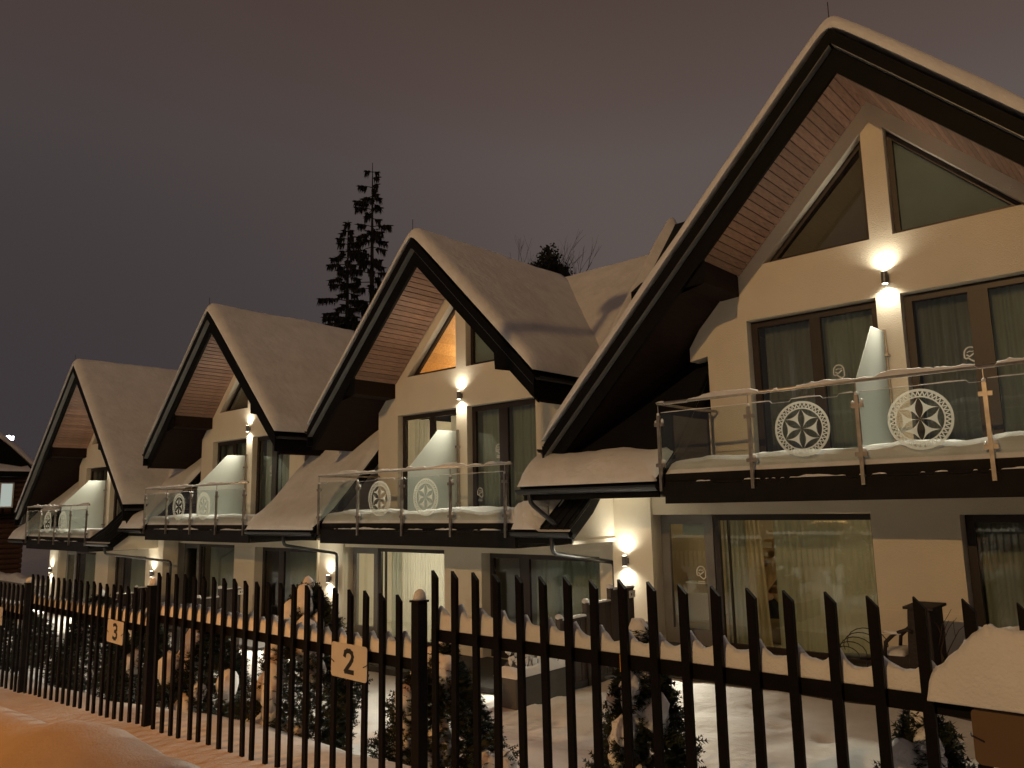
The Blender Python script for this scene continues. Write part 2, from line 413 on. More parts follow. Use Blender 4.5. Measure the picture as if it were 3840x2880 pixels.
# ------------------------------------------------------------------ houses
def win(parent, name, x0, x1, z0, z1, y, mull=(), fw=0.085, depth=0.07, mat='window_frame', glass='window_glass', bottom=None):
    """door or window leaf set in an opening: frame mesh with one pane per light as children"""
    m = MB(); bw = bottom or fw
    m.box(x0, x0+fw, y, y+depth, z0, z1); m.box(x1-fw, x1, y, y+depth, z0, z1)
    m.box(x0+fw, x1-fw, y+0.002, y+depth-0.002, z1-fw, z1); m.box(x0+fw, x1-fw, y+0.002, y+depth-0.002, z0, z0+bw)
    edges = [x0+fw]
    for a, b in mull:
        m.box(a, b, y+0.004, y+depth-0.004, z0+bw, z1-fw); edges += [a, b]
    edges.append(x1-fw)
    fr = m.build(name, mat, parent, off=OFF)
    for k in range(0, len(edges), 2):
        a, b = edges[k], edges[k+1]
        MB().box(a-0.008, b+0.008, y+0.03, y+0.042, z0+bw-0.008, z1-fw+0.008).build('pane', glass, fr, off=OFF)
    return fr
def tri_win(parent, pts, y, fw=0.07):
    """triangular gable window"""
    c = [sum(p[0] for p in pts)/3, sum(p[1] for p in pts)/3]
    P = [Vector((p[0], p[1])) for p in pts]
    # inset triangle
    a = (P[1]-P[2]).length; b = (P[0]-P[2]).length; d = (P[0]-P[1]).length
    I = (a*P[0]+b*P[1]+d*P[2])/(a+b+d); s = (a+b+d)/2; r = math.sqrt((s-a)*(s-b)*(s-d)/s)
    inn = [I+(p-I)*(1-fw/r) for p in P]
    m = MB().plate([tuple(p) for p in pts], [[tuple(p) for p in inn]], y, y+0.07)
    fr = m.build('gable_window', 'window_frame', parent, off=OFF)
    MB().prism([tuple(I+(p-I)*(1-fw*0.9/r)) for p in P], 'y', y+0.03, y+0.042).build('pane', 'window_glass', fr, off=OFF)
    return fr

def curtain(o, x0, x1, z0, z1, y, mat, label, waves=None, amp=0.035, seed=0, slant=0.0, cat='curtain', group=None):
    """pleated cloth hanging behind a window (a thing of its own)"""
    w = x1-x0; nw = waves or max(4, int(w/0.10)); nx = nw*6; nz = 10; rnd = random.Random(seed)
    ph = [rnd.uniform(0, 6.28) for _ in range(4)]
    def X(t, s):
        return w*t + slant*(1-s)*(t if slant > 0 else 1-t)
    v = []
    for j in range(nz+1):
        s = j/nz
        for i in range(nx+1):
            t = i/nx
            a = amp*(0.6+0.4*math.sin(3.1*t*6+ph[0]))*(1.15-0.25*s)
            yy = a*math.sin(2*math.pi*nw*t+0.5*math.sin(5*t+ph[1])+0.15*math.sin(3*s+ph[2]))+0.3*a*math.sin(2*math.pi*nw*2.3*t+ph[3])
            v.append((X(t, s), yy, (z1-z0)*s))
    W = nx+1; f = [(j*W+i, j*W+i+1, (j+1)*W+i+1, (j+1)*W+i) for j in range(nz) for i in range(nx)]
    ob = MB().add(v, f).build('curtain', mat, smooth=True)
    ob.location = (o.x+x0, o.y+y, o.z+z0)
    tag(ob, label, cat, group or 'curtains behind the windows')
    return ob

_plank = {}
def soffit(parent, side, x_in, x_out, y0, y1, plank_mat=True):
    """boarded underside of one roof slope between the ridge and x_out, boards run front to back"""
    sgn = -1 if side == 'L' else 1
    m = MB()
    a, b = AX+sgn*0.02, x_out
    za, zb = plank_z(a)+0.045, plank_z(b)+0.045
    m.add([(a, y0, za), (b, y0, zb), (b, y1, zb), (a, y1, za), (a, y0, za+0.03), (b, y0, zb+0.03), (b, y1, zb+0.03), (a, y1, za+0.03)],
          [(0,1,2,3), (4,7,6,5), (0,4,5,1), (1,5,6,2), (2,6,7,3), (3,7,4,0)])
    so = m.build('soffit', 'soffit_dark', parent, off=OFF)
    if not plank_mat: return so
    L = (x_in-AX)*sgn; n = int(L*math.sqrt(1+SL*SL)/0.118); dx = L/n
    key = (round(dx, 4), round(y1-y0, 3))
    if key not in _plank:
        g = 0.006; ln = dx*math.sqrt(1+SL*SL)
        q = MB(); w = ln-g
        # chamfered board, length along y, origin at its upper inner corner; lies along local x
        pr = [(g/2+0.005, -0.022), (w-0.005, -0.022), (w, -0.017), (w, 0.0), (g/2, 0.0), (g/2, -0.017)]
        q.prism([(p[0], p[1]) for p in pr], 'y', 0, y1-y0)
        o = q.build('plank', 'soffit_wood'); _plank[key] = o.data; bpy.data.objects.remove(o)
    for k in range(n):
        xa = AX+sgn*dx*k
        o = bpy.data.objects.new('plank', _plank[key]); COL.objects.link(o); o.parent = so
        o.location = Vector((xa, y0 if sgn > 0 else y1, plank_z(xa)+0.03))+OFF
        o.rotation_euler = (0, math.atan(SL), 0) if sgn > 0 else (0, math.atan(SL), math.pi)
    return so

def gable_roof(H, i, xl, xr, yb=3.7):
    # roof body
    prof = [(xl, roof_top(xl)), (AX, TOPZ), (xr, roof_top(xr)), (xr, plank_z(xr)+0.08), (AX, PLK+0.08), (xl, plank_z(xl)+0.08)]
    MB().prism(prof, 'y', -OV+0.18, yb).build('gable_roof', 'dark_wood', H, off=OFF)
    for side, xe, xi in (('L', xl, -0.09), ('R', xr, 4.25)):
        sg = -1 if side == 'L' else 1
        soffit(H, side, xi+sg*(-0.0), xe, -OV+0.20, 0.02 if abs(xe-AX) < 4 else 0.02)
        # lower boards beyond the purlin
        m = MB(); x0 = xi+sg*0.02; x1 = xe
        m.add([(x0, -OV+0.2, plank_z(x0)+0.02), (x1, -OV+0.2, plank_z(x1)+0.02), (x1, 2.2, plank_z(x1)+0.02), (x0, 2.2, plank_z(x0)+0.02),
               (x0, -OV+0.2, plank_z(x0)+0.04), (x1, -OV+0.2, plank_z(x1)+0.04), (x1, 2.2, plank_z(x1)+0.04), (x0, 2.2, plank_z(x0)+0.04)],
              [(0,1,2,3), (4,7,6,5), (0,4,5,1), (1,5,6,2), (2,6,7,3), (3,7,4,0)])
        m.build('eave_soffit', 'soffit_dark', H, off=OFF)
        # purlin: boxed wedge under the boards
        xo = xi+sg*0.32
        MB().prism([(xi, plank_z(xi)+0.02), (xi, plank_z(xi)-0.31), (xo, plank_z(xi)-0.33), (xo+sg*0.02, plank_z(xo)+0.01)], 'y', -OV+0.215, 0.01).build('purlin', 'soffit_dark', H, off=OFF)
        MB().prism([(xi-sg*0.05, plank_z(xi-sg*0.05)+0.02), (xi-sg*0.02, plank_z(xi)-0.33), (xo+sg*0.06, plank_z(xi)-0.36), (xo+sg*0.10, plank_z(xo+sg*0.10)+0.01)], 'y', -OV+0.19, -OV+0.213).build('purlin_cap', 'dark_wood', H, off=OFF)
        # barge board and its projecting top trim
        e = xe; zt, zb = roof_top(e), 0
        MB().prism([(AX, TOPZ-0.01), (e, roof_top(e)-0.01), (e, roof_top(e)-0.50), (AX, TOPZ-0.57)], 'y', -OV+0.13, -OV+0.185).build('barge_board', 'dark_wood', H, off=OFF)
        tr = MB().prism([(AX, TOPZ+0.006), (e, roof_top(e)+0.006), (e, roof_top(e)-0.19), (AX, TOPZ-0.20)], 'y', -OV, -OV+0.12)
        tr.build('barge_trim', 'dark_wood', H, off=OFF)
        MB().prism([(AX+sg*0.02, TOPZ-0.203-0.02*SL), (e, roof_top(e)-0.193), (e, roof_top(e)-0.200), (AX+sg*0.02, TOPZ-0.212-0.02*SL)], 'y', -OV+0.01, -OV+0.128).build('trim_sheen', 'sheen_metal', H, off=OFF)  # lighter strip: lamp light on the trim's underside put into its colour
        # eave fascia
        MB().box(min(e, e+sg*0.03), max(e, e+sg*0.03), -OV+0.0, 2.4, roof_top(e)-0.42, roof_top(e)-0.02).build('eave_board', 'dark_wood', H, off=OFF)
    # eave gutters
    for sg, xe in ((-1, xl), (1, xr)):
        gz = roof_top(xe)-0.06; gx = xe+sg*0.10
        g = MB(); n = 8; ring = [(gx+0.065*math.cos(math.pi+math.pi*k/n), gz+0.065*math.sin(math.pi+math.pi*k/n)) for k in range(n+1)]
        ring += [(gx+0.056*math.cos(2*math.pi-math.pi*k/n), gz+0.056*math.sin(2*math.pi-math.pi*k/n)) for k in range(n+1)]
        g.prism(ring, 'y', -OV+0.02, 2.0).build('gutter', 'anthracite', H, off=OFF)
    # snow over both slopes
    us = []
    for t in clus(40, 0.35): us.append(xl-0.02+(xr-xl+0.04)*t)
    us = sorted(set([round(u, 4) for u in us]+[round(AX+d, 4) for d in (-0.2, -0.1, -0.05, 0, 0.05, 0.1, 0.2)]))
    vs = [-OV-0.02+d for d in (0, 0.01, 0.025, 0.05, 0.08, 0.13, 0.2, 0.3)]+[-1.0+0.19*k for k in range(25)]
    mb = MB()
    blanket(mb, lambda u, v: (u, v, TOPZ+0.012-SL*(math.sqrt((u-AX)**2+0.01)-0.1)), us, vs, 0.25, 0.22, 0.22, amp=0.020, fr=0.8, seed=i*7.7, sides='uUv')
    mb.build('roof_snow', 'snow', H, smooth=True, off=OFF)
    MB().tube([(AX, -OV+0.05, TOPZ), (AX, -OV+0.05, TOPZ+0.42)], 0.006, 6).build('lightning_rod', 'wire_black', H, off=OFF)

def main_strip(H, i, x0, x1, snow=True, ribs=False, seed=0, keep=None, y_snow=None, end_wall=None):
    """one stretch of the main roof's front slope with fascia, gutter and snow"""
    th = 0.13
    lower = [(y+0.09, z-th) for y, z in PROF]
    poly = PROF+[(3.75, 3.40), (4.6, 2.38), (4.5, 2.28), (3.7, 3.2)]+lower[:-1][::-1]
    MB().prism(poly, 'x', x0, x1).build('main_roof', 'roof_metal', H, off=OFF)
    # verge boards
    for x, d in ((x0, -0.03), (x1, 0.03)):
        vp = [(y-0.01, z+0.03) for y, z in PROF]+[(y+0.10, z-0.17) for y, z in PROF][::-1]
        MB().prism(vp, 'x', min(x, x+d), max(x, x+d)).build('verge_board', 'dark_wood', H, off=OFF)
    MB().box(x0, x1, -1.52, -0.05, -2.74, -2.70).build('eave_ceiling', 'stucco_light', H, off=OFF)
    MB().box(x0, x1, -1.555, -1.522, -2.745, -2.53).build('eave_fascia', 'dark_wood', H, off=OFF)
    g = MB(); n = 10; gy, gz = -1.64, -2.565
    ring = [(gy+0.08*math.cos(math.pi+math.pi*k/n), gz+0.09*math.sin(math.pi+math.pi*k/n)) for k in range(n+1)]
    ring += [(gy+0.07*math.cos(2*math.pi-math.pi*k/n), gz+0.08*math.sin(2*math.pi-math.pi*k/n)) for k in range(n+1)]
    gu = g.prism(ring, 'x', x0-0.05, x1+0.04).build('gutter', 'anthracite', H, off=OFF)
    if ribs:
        nr = 7
        for k in range(nr):
            xr = x0+0.1+(x1-x0-0.2)*k/(nr-1)
            vp = [(y-0.0, z+0.035) for y, z in PROF[:4]]+[(y, z-0.02) for y, z in PROF[:4]][::-1]
            MB().prism(vp, 'x', xr-0.012, xr+0.012).build('seam_rib', 'roof_metal', H, off=OFF)
    if snow:
        ys = [-1.70+d for d in (0, 0.008, 0.02, 0.045, 0.08, 0.13, 0.2, 0.3, 0.42)]+[-1.15+0.06*k for k in range(10)]+[-0.5+0.2*k for k in range(21)]+[3.62, 3.7, 3.8, 3.95, 4.2, 4.5]
        us = [x0-0.03+(x1-x0+0.06)*t for t in clus(26, 0.6)]
        def base(u, v):
            z = lerp_pts(PROF[:-1]+[(3.55, 3.30), (3.65, 3.38), (3.75, 3.38), (3.85, 3.30), (4.6, 2.4)], v) if v > PROF[0][0] else PROF[0][1]-0.02
            return (u, v, z+0.006)
        mb = MB(); blanket(mb, base, us, ys, 0.24, 0.16, 0.22, amp=0.03, fr=1.1, seed=seed, sides='uUv', keep=keep)
        mb.build('roof_snow', 'snow', H, smooth=True, off=OFF)
    return gu

def rosette_mesh():
    """six-petalled highland rosette with a zigzag rim, in the XZ plane, radius 0.355"""
    R0 = 0.355; m = MB(); n = 72; th = 0.003
    def ring(r0, r1):
        v = []; f = []
        for k in range(n):
            a = 2*math.pi*k/n
            for r in (r0, r1): v.append((r*math.cos(a), 0, r*math.sin(a)))
        for k in range(n): f.append((2*k, 2*k+1, 2*((k+1) % n)+1, 2*((k+1) % n)))
        m.add(v, f)
    ring(0.325, R0); ring(0.255, 0.272)
    # zigzag
    z = 38
    for k in range(z):
        a0 = 2*math.pi*k/z; a1 = 2*math.pi*(k+0.5)/z; a2 = 2*math.pi*(k+1)/z; w = 0.018
        for (aa, ab) in ((a0, a1), (a2, a1)):
            p = Vector((0.27*math.cos(aa), 0, 0.27*math.sin(aa))); q = Vector((0.328*math.cos(ab), 0, 0.328*math.sin(ab)))
            d = (q-p).normalized(); s = Vector((-d.z, 0, d.x))*0.0065
            m.add([p-s, q-s, q+s, p+s], [(0, 1, 2, 3)])
    # disc with petals cut out: filled by curved triangles between the petals
    Rr = 0.258
    def petal_edge(a, side, t):          # from centre to rim, half width w(t)
        r = Rr*t; w = 0.043*math.sin(math.pi*min(max(t, 0), 1))
        return Vector((r*math.cos(a)-side*w*math.sin(a), 0, r*math.sin(a)+side*w*math.cos(a)))
    for k in range(6):
        a = math.pi/2+k*math.pi/3; b = a+math.pi/3
        A = Vector((Rr*math.cos(a), 0, Rr*math.sin(a))); B = Vector((Rr*math.cos(b), 0, Rr*math.sin(b)))
        pa = [petal_edge(a, 1, t/10) for t in range(11)]; pb = [petal_edge(b, -1, t/10) for t in range(11)]
        mid = (A+B)/2; nrm = -mid.normalized(); ch = (B-A)
        rim = [A+ch*(t/10)+nrm*0.040*math.sin(math.pi*t/10) for t in range(11)]
        poly = pa+rim[1:-1]+pb[::-1][:-1]
        tri = tessellate_polygon([[Vector((p.x, p.z, 0)) for p in poly]])
        m.add([tuple(p) for p in poly], tri)
    me = bpy.data.meshes.new('rosette'); me.from_pydata(m.v, [], m.f); me.materials.append(MATS['rosette_film']); return me
ROSETTE = rosette_mesh()
def emblem_mesh():
    """door sticker: open arch with a wave and two short lines below"""
    m = MB(); pts = []
    for k in range(13):
        a = math.pi*k/12; pts.append((0.075*math.cos(a), 0, 0.03+0.085*math.sin(a)))
    pts = [(0.078, 0, -0.055), (0.077, 0, -0.01)]+pts+[(-0.075, 0, -0.02), (-0.06, 0, -0.035), (-0.03, 0, -0.03), (0.0, 0, -0.06), (0.04, 0, -0.085), (0.078, 0, -0.055)]
    def strip(ps, w):
        for p, q in zip(ps, ps[1:]):
            p, q = Vector(p), Vector(q); d = (q-p).normalized(); s = Vector((-d.z, 0, d.x))*w; e = d*w*0.6
            m.add([p-s-e, q-s+e, q+s+e, p+s-e], [(0, 1, 2, 3)])
    strip(pts, 0.009)
    strip([(-0.04, 0, 0.045), (-0.01, 0, 0.06), (0.02, 0, 0.05), (0.045, 0, 0.062)], 0.006)
    strip([(-0.045, 0, 0.012), (-0.015, 0, -0.012), (0.005, 0, 0.0), (0.045, 0, 0.03)], 0.009)
    strip([(-0.05, 0, -0.125), (0.05, 0, -0.125)], 0.008); strip([(-0.06, 0, -0.155), (0.06, 0, -0.155)], 0.008)
    me = bpy.data.meshes.new('emblem'); me.from_pydata(m.v, [], m.f); me.materials.append(MATS['white_print']); return me
EMBLEM = emblem_mesh()
def put_mesh(name, me, parent, loc, off=OFF):
    o = bpy.data.objects.new(name, me); COL.objects.link(o); o.parent = parent; o.location = Vector(loc)+off; return o

POSTS = [-0.70, 0.69, 2.09, 3.46, 4.82]
def balcony(H, i):
    x0, x1 = -0.66, 5.0; zt = -2.42
    b = MB().box(x0+0.02, x1-0.02, -BD+0.02, -0.002, -2.80, zt).build('balcony', 'stucco_light', H, off=OFF)
    MB().box(x0, x1, -BD-0.012, -BD+0.019, -2.535, zt+0.004).build('edge_strip', 'fascia', b, off=OFF)
    MB().box(x0-0.004, x1+0.006, -BD-0.045, -BD+0.018, -2.84, -2.537).build('fascia', 'fascia', b, off=OFF)
    MB().box(x0-0.03, x0+0.018, -BD+0.02, -0.01, -2.84, zt).build('side_fascia', 'fascia', b, off=OFF)
    MB().box(x1-0.018, x1+0.03, -BD+0.02, -0.01, -2.84, zt).build('side_fascia', 'fascia', b, off=OFF)
    yp = -BD-0.07
    post = clamp = pin = cap = None
    for k, x in enumerate(POSTS):
        if post is None:
            q = MB().box(-0.022, 0.022, -0.022, 0.022, -2.66, -1.57); q.tube([(0, 0, -1.57), (0, 0, -1.41)], 0.007, 6)
            post = q.build('post', 'steel', b); post.location = Vector((x, yp, 0))+OFF
            clamp = MB().box(-0.07, 0.07, -0.012, 0.03, -0.025, 0.025).build('clamp', 'steel', b); clamp.location = Vector((x, yp, -1.70))+OFF
            share(clamp, b, Vector((x, yp, -2.29))+OFF)
        else:
            share(post, b, Vector((x, yp, 0))+OFF)
            for zz in (-1.70, -2.29): share(clamp, b, Vector((x, yp, zz))+OFF)
    # handrail with return to the wall
    xr = POSTS[-1]+0.18
    MB().tube([(POSTS[0]+0.12, -0.06, -1.395), (POSTS[0]+0.02, -0.5, -1.395), (POSTS[0], yp+0.1, -1.395), (POSTS[0]+0.0, yp, -1.395), (POSTS[0]+0.08, yp, -1.395), (xr, yp, -1.395)], 0.023, 10).build('handrail', 'steel', b, smooth=True, off=OFF)
    MB().tube([(POSTS[0]+0.02, -0.10, -2.42), (POSTS[0]+0.02, -0.10, -1.42)], 0.022, 8).build('post', 'steel', b, off=OFF)
    # glass
    for k in range(4):
        xa, xb = POSTS[k]+0.035, POSTS[k+1]-0.035
        MB().box(xa, xb, yp+0.012, yp+0.022, -2.36, -1.53).build('glass_panel', 'clear_glass', b, off=OFF)
        mb = MB(); us_ = [xa+(xb-xa)*q/46 for q in range(47)]; vs_ = [yp+0.010+0.014*q for q in (0, 0.3, 0.7, 1)]
        blanket(mb, lambda u, v: (u, v, -1.529), us_, vs_, 0.014, 0.02, 0.006, amp=0.002, fr=9, seed=k, sides='uUvV', keep=lambda u, v: max(0, 0.35+1.3*noise.noise(Vector((u*3.1, i*3.7+k, 2)))))
        tag(mb.build('edge_snow', 'snow', b, smooth=True, off=OFF), kind='stuff')
        if k in (1, 2):
            put_mesh('rosette', ROSETTE, b, ((xa+xb)/2, yp+0.007, -1.925))
    MB().box(POSTS[0]-0.006, POSTS[0]+0.004, yp+0.06, -0.14, -2.36, -1.53).build('glass_panel', 'clear_glass', b, off=OFF)
    # frosted screen between the two doors
    scr = [(-0.09, -0.52), (-0.62, -0.53), (-1.44, -1.36), (-1.44, -2.36), (-0.09, -2.36)]
    dv = MB().prism(scr, 'x', 2.030, 2.042).build('privacy_screen', 'frosted_glass', H, off=OFF)
    q = MB().box(2.016, 2.056, -0.075, -0.03, -2.42, -0.49); q.build('screen_post', 'steel', dv, off=OFF)
    for zz in (-0.86, -2.05): MB().box(1.99, 2.082, -0.135, -0.02, zz-0.02, zz+0.02).build('clamp', 'steel', dv, off=OFF)
    # snow: floor blanket, rail caps, ledge dribbles
    us = [x0+(x1-x0)*t for t in clus(60, 0.2)]; vs = [-BD-0.0+(BD-0.02)*t for t in clus(16, 0.6)]
    mb = MB(); blanket(mb, lambda u, v: (u, v, zt+0.006), us, vs, 0.23, 0.25, 0.035, amp=0.035, fr=1.4, seed=i*3.3, sides='uUv')
    mb.build('balcony_snow', 'snow', H, smooth=True, off=OFF)
    rnd = random.Random(40+i); mb = MB(); x = POSTS[0]
    us = [POSTS[0]-0.02+(xr-POSTS[0])*t for t in [k/150 for k in range(151)]]
    vs = [yp-0.028+0.056*t for t in (0, 0.12, 0.3, 0.5, 0.7, 0.88, 1)]
    def keep(u, v):
        a = noise.noise(Vector((u*1.3, i*5.1, 0))); return max(0, 0.45+1.1*a+0.55*noise.noise(Vector((u*5, i, 3)))+0.3*noise.noise(Vector((u*17, i, 3))))
    blanket(mb, lambda u, v: (u, v, -1.376-abs(v-yp)*0.3), us, vs, 0.06, 0.05, 0.02, amp=0.006, fr=12, seed=i, sides='uUvV', keep=keep)
    tag(mb.build('rail_snow', 'snow', b, smooth=True, off=OFF), kind='stuff')
    for k, x in enumerate(POSTS):
        mb = MB()
        mb.blob((x, yp, -1.56), (0.024, 0.024, 0.042), k+i, 1, 0.2); 
        if k % 2 == i % 2: mb.blob((x+0.055, yp+0.01, -1.655), (0.026, 0.02, 0.045), k+9, 1, 0.2); mb.blob((x-0.052, yp+0.01, -1.66), (0.024, 0.02, 0.03), k+5, 1, 0.2)
        mb.blob((x, yp+0.02, -2.25), (0.08, 0.03, 0.06), k+19, 1, 0.3)
        tag(mb.build('clamp_snow', 'snow', b, smooth=True, off=OFF), kind='stuff')
    mb = MB(); us = [x0+0.5+(x1-x0-0.6)*k/170 for k in range(171)]
    vs = [-BD-0.045+0.032*t for t in (0, 0.3, 0.6, 1)]
    def keep2(u, v): return max(0, 0.15+1.6*noise.noise(Vector((u*1.7, i*2.2, 7)))+0.6*noise.noise(Vector((u*9, i, 3))))
    blanket(mb, lambda u, v: (u, v, -2.535), us, vs, 0.03, 0.05, 0.008, amp=0.004, fr=9, seed=i, sides='uU', keep=keep2)
    tag(mb.build('ledge_snow', 'snow', b, smooth=True, off=OFF), kind='stuff')

def wall_lamp(i, x, y, z, label, power, fill):
    o = HO[i]; t = empty('wall_lamp', o+Vector((x, y, z)))
    MB().cyl((0, -0.085, -0.085), 0.045, 0.17, 20).build('body', 'lamp_grey', t, smooth=False)
    MB().box(-0.03, 0.03, -0.05, -0.001, -0.045, 0.045).build('bracket', 'lamp_grey', t)
    MB().cyl((0, -0.085, 0.0855), 0.036, 0.004, 16).build('lens', 'lamp_lens', t)
    MB().cyl((0, -0.085, -0.0895), 0.036, 0.004, 16).build('lens', 'lamp_lens', t)
    light('lamp_beam', 'SPOT', (0, -0.085, 0.10), power, WALL_COL, 0.03, (math.pi, 0, 0), R(150), 1.0, t)
    light('lamp_beam', 'SPOT', (0, -0.085, -0.10), power, WALL_COL, 0.03, (0, 0, 0), R(150), 1.0, t)
    light('lamp_fill', 'SPOT', (0.06, -0.17, -0.06), fill, WALL_COL, 0.08, (R(58), 0, 0), R(125), 0.8, t).rotation_euler = (R(-58), 0, 0)  # added fill spot, brightens yard and balcony beyond the fixture's own beams
    tag(t, label, 'lamp', 'wall lamps on the facades')

def pipe(H, pts, r=0.038):
    # rounded corners
    P = [Vector(p) for p in pts]; out = [P[0]]
    for a, b, c in zip(P, P[1:], P[2:]):
        d1 = (a-b).normalized(); d2 = (c-b).normalized(); q = 0.09
        for t in (1, 0.5, 0): out.append(b+d1*q*t*t*0.9+d2*q*(1-t)**2*0.9)
    out.append(P[-1])
    MB().tube(out, r, 10).build('downpipe', 'pipe_metal', H, smooth=True, off=OFF)

def house(i):
    o = HO[i]; H = empty('terraced_house', o+BASE)
    tag(H, ['nearest gabled house at right, its roof running out of the frame', 'second gabled house with the warmly lit attic window', 'third gabled house between the lit attic house and the farthest one', 'farthest gabled house with the steepest looking gable at the left'][i], 'house', 'row of gabled terraced houses')
    long_l = i in (0, 3); long_r = i in (0, 3)
    xl = -3.08 if i == 0 else (-2.88 if i == 3 else -1.54); xr = 6.9 if long_r else (5.30 if i == 1 else 5.70)
    # ---- upper wall with openings
    zf = -2.44
    out = [(-0.70, zf), (4.88, zf), (4.88, plank_z(4.88)+0.10), (AX, PLK+0.06), (-0.70, plank_z(-0.70)+0.10)]
    if i == 0: out = out[:-1]+[(-0.70, plank_z(-0.70)+0.08), (-1.02, -0.30), (-1.02, -0.52), (-0.70, -0.47)]
    dl = [(0, -2.34), (1.95, -2.34), (1.95, 0), (0, 0)]; dr = [(2.27, -2.34), (4.18, -2.34), (4.18, 0), (2.27, 0)]
    tl = [(0.33, 0.865), (1.945, 0.865), (1.945, 2.50)]; trr = [(2.255, 0.865), (3.86, 0.865), (2.255, 2.49)]
    MB().plate(out, [dl, dr, tl, trr], 0.0, 0.30).build('upper_wall', 'stucco', H, off=OFF)
    for x in (-0.70, 4.58): MB().box(x, x+0.30, 0.302, 2.6, zf, 0.02).build('side_wall', 'stucco', H, off=OFF)
    win(H, 'balcony_door', 0.01, 1.94, -2.33, -0.01, 0.15, [(0.93, 1.09)], 0.10)
    win(H, 'balcony_door', 2.28, 4.17, -2.33, -0.01, 0.15, [(3.06, 3.30)], 0.10)
    tri_win(H, [(0.34, 0.87), (1.94, 0.87), (1.94, 2.49)], 0.15); tri_win(H, [(2.26, 0.87), (3.85, 0.87), (2.26, 2.48)], 0.15)
    # inside of the rooms
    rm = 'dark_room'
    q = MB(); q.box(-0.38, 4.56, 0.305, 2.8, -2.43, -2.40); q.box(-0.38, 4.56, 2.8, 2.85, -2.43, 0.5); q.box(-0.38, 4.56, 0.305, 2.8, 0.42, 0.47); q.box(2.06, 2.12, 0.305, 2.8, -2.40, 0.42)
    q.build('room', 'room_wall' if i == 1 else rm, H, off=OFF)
    if i == 1:
        # pine lined attic, seen through its lit left window
        MB().prism([(AX-2.3, 0.48), (AX+2.3, 0.48), (AX, 2.85)], 'y', 2.9, 2.95).build('attic_wall', 'pine', H, off=OFF)
        for sg in (-1, 1):
            at_ = MB().prism([(AX, PLK-0.05), (AX+sg*2.4, PLK-0.05-2.4*SL), (AX+sg*2.4, PLK-0.01-2.4*SL), (AX, PLK-0.01)], 'y', 0.31, 2.9).build('attic_ceiling', 'pine', H, off=OFF)
            for k in range(12):
                xa = AX+sg*(0.02+0.195*k); xb = xa+sg*0.185
                MB().prism([(xa, PLK-0.06-abs(xa-AX)*SL), (xb, PLK-0.06-abs(xb-AX)*SL), (xb, PLK-0.08-abs(xb-AX)*SL), (xa, PLK-0.08-abs(xa-AX)*SL)], 'y', 0.31, 2.9).build('board', 'pine', at_, off=OFF)
        MB().prism([(AX-2.3, 0.48), (AX+2.3, 0.48), (AX+2.3, 0.5), (AX-2.3, 0.5)], 'y', 0.31, 2.9).build('attic_floor', 'pine', H, off=OFF)
        q = MB().box(1.98, 2.2, 0.305, 2.9, 0.5, 2.8); q.build('attic_partition', 'pine', H, off=OFF)
        light('attic_light', 'POINT', (o+Vector((1.3, 1.7, 1.5))), 55, (1.0, 0.76, 0.46), 0.12)
        light('room_light', 'POINT', (o+Vector((0.9, 1.9, -0.35))), 30, (1.0, 0.80, 0.58), 0.15)
    else:
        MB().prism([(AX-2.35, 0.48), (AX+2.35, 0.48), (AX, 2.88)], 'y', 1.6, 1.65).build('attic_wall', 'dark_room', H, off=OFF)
    gable_roof(H, i, xl, xr)
    # ---- ground floor
    gl = {0: -2.62, 1: -2.9, 2: -2.62, 3: -2.75}[i]; gr = {0: 7.0, 1: 6.16, 2: 5.7, 3: 6.1}[i]
    op1 = [(-1.83, -5.10), (1.65, -5.10), (1.65, -3.02), (-1.83, -3.02)]; op2 = [(2.74, -5.10), (5.66 if i else 5.84, -5.10), (5.66 if i else 5.84, -3.05), (2.74, -3.05)]
    MB().plate([(gl, -5.45), (gr, -5.45), (gr, -2.46), (gl, -2.46)], [op1, op2], -0.10, 0.24).build('ground_wall', 'stucco', H, off=OFF)
    MB().box(gl, -1.833, -0.15, -0.102, -5.3, -2.5).build('wall_panel', 'stucco_light', H, off=OFF)
    if i == 2: MB().box(-2.62, -1.64, -0.62, -0.153, -5.3, -2.72).build('porch_wall', 'stucco_light', H, off=OFF)
    MB().box(gl+0.02, -1.835, -0.175, -0.152, -5.4, -4.75).build('plinth', 'concrete', H, off=OFF)
    MB().box(1.66, 2.73, -0.12, -0.102, -5.4, -4.30).build('plinth', 'stucco', H, off=OFF)
    d = win(H, 'entrance_door', -1.82, -0.87, -5.10, -3.03, 0.14, [], 0.15, 0.07, 'door_grey', bottom=0.25)
    if i == 0: put_mesh('emblem', EMBLEM, d, (-1.13, 0.165, -3.97))
    win(H, 'terrace_window', -0.85, 1.66, -5.10, -3.03, 0.14, [(-0.62+0.0, -0.60)], 0.09, 0.07)
    win(H, 'terrace_door', 2.75, 5.65 if i else 5.83, -5.09, -3.06, 0.14, [(3.55, 3.80)] if i < 3 else [(3.2, 3.4)], 0.10, 0.07)
    q = MB(); q.box(gl+0.05, gr-0.05, 0.245, 4.0, -5.14, -5.11); q.box(gl+0.05, gr-0.05, 4.0, 4.05, -5.12, -2.5); q.box(gl+0.05, gr-0.05, 0.245, 4.0, -2.75, -2.70); q.box(2.0, 2.08, 0.245, 4.0, -5.11, -2.76)
    q.box(gl+0.05, gl+0.1, 0.245, 4.0, -5.11, -2.76); q.box(gr-0.1, gr-0.05, 0.245, 4.0, -5.11, -2.76)
    q.build('room', 'room_wall' if i in (0, 1) else 'dark_room', H, off=OFF)
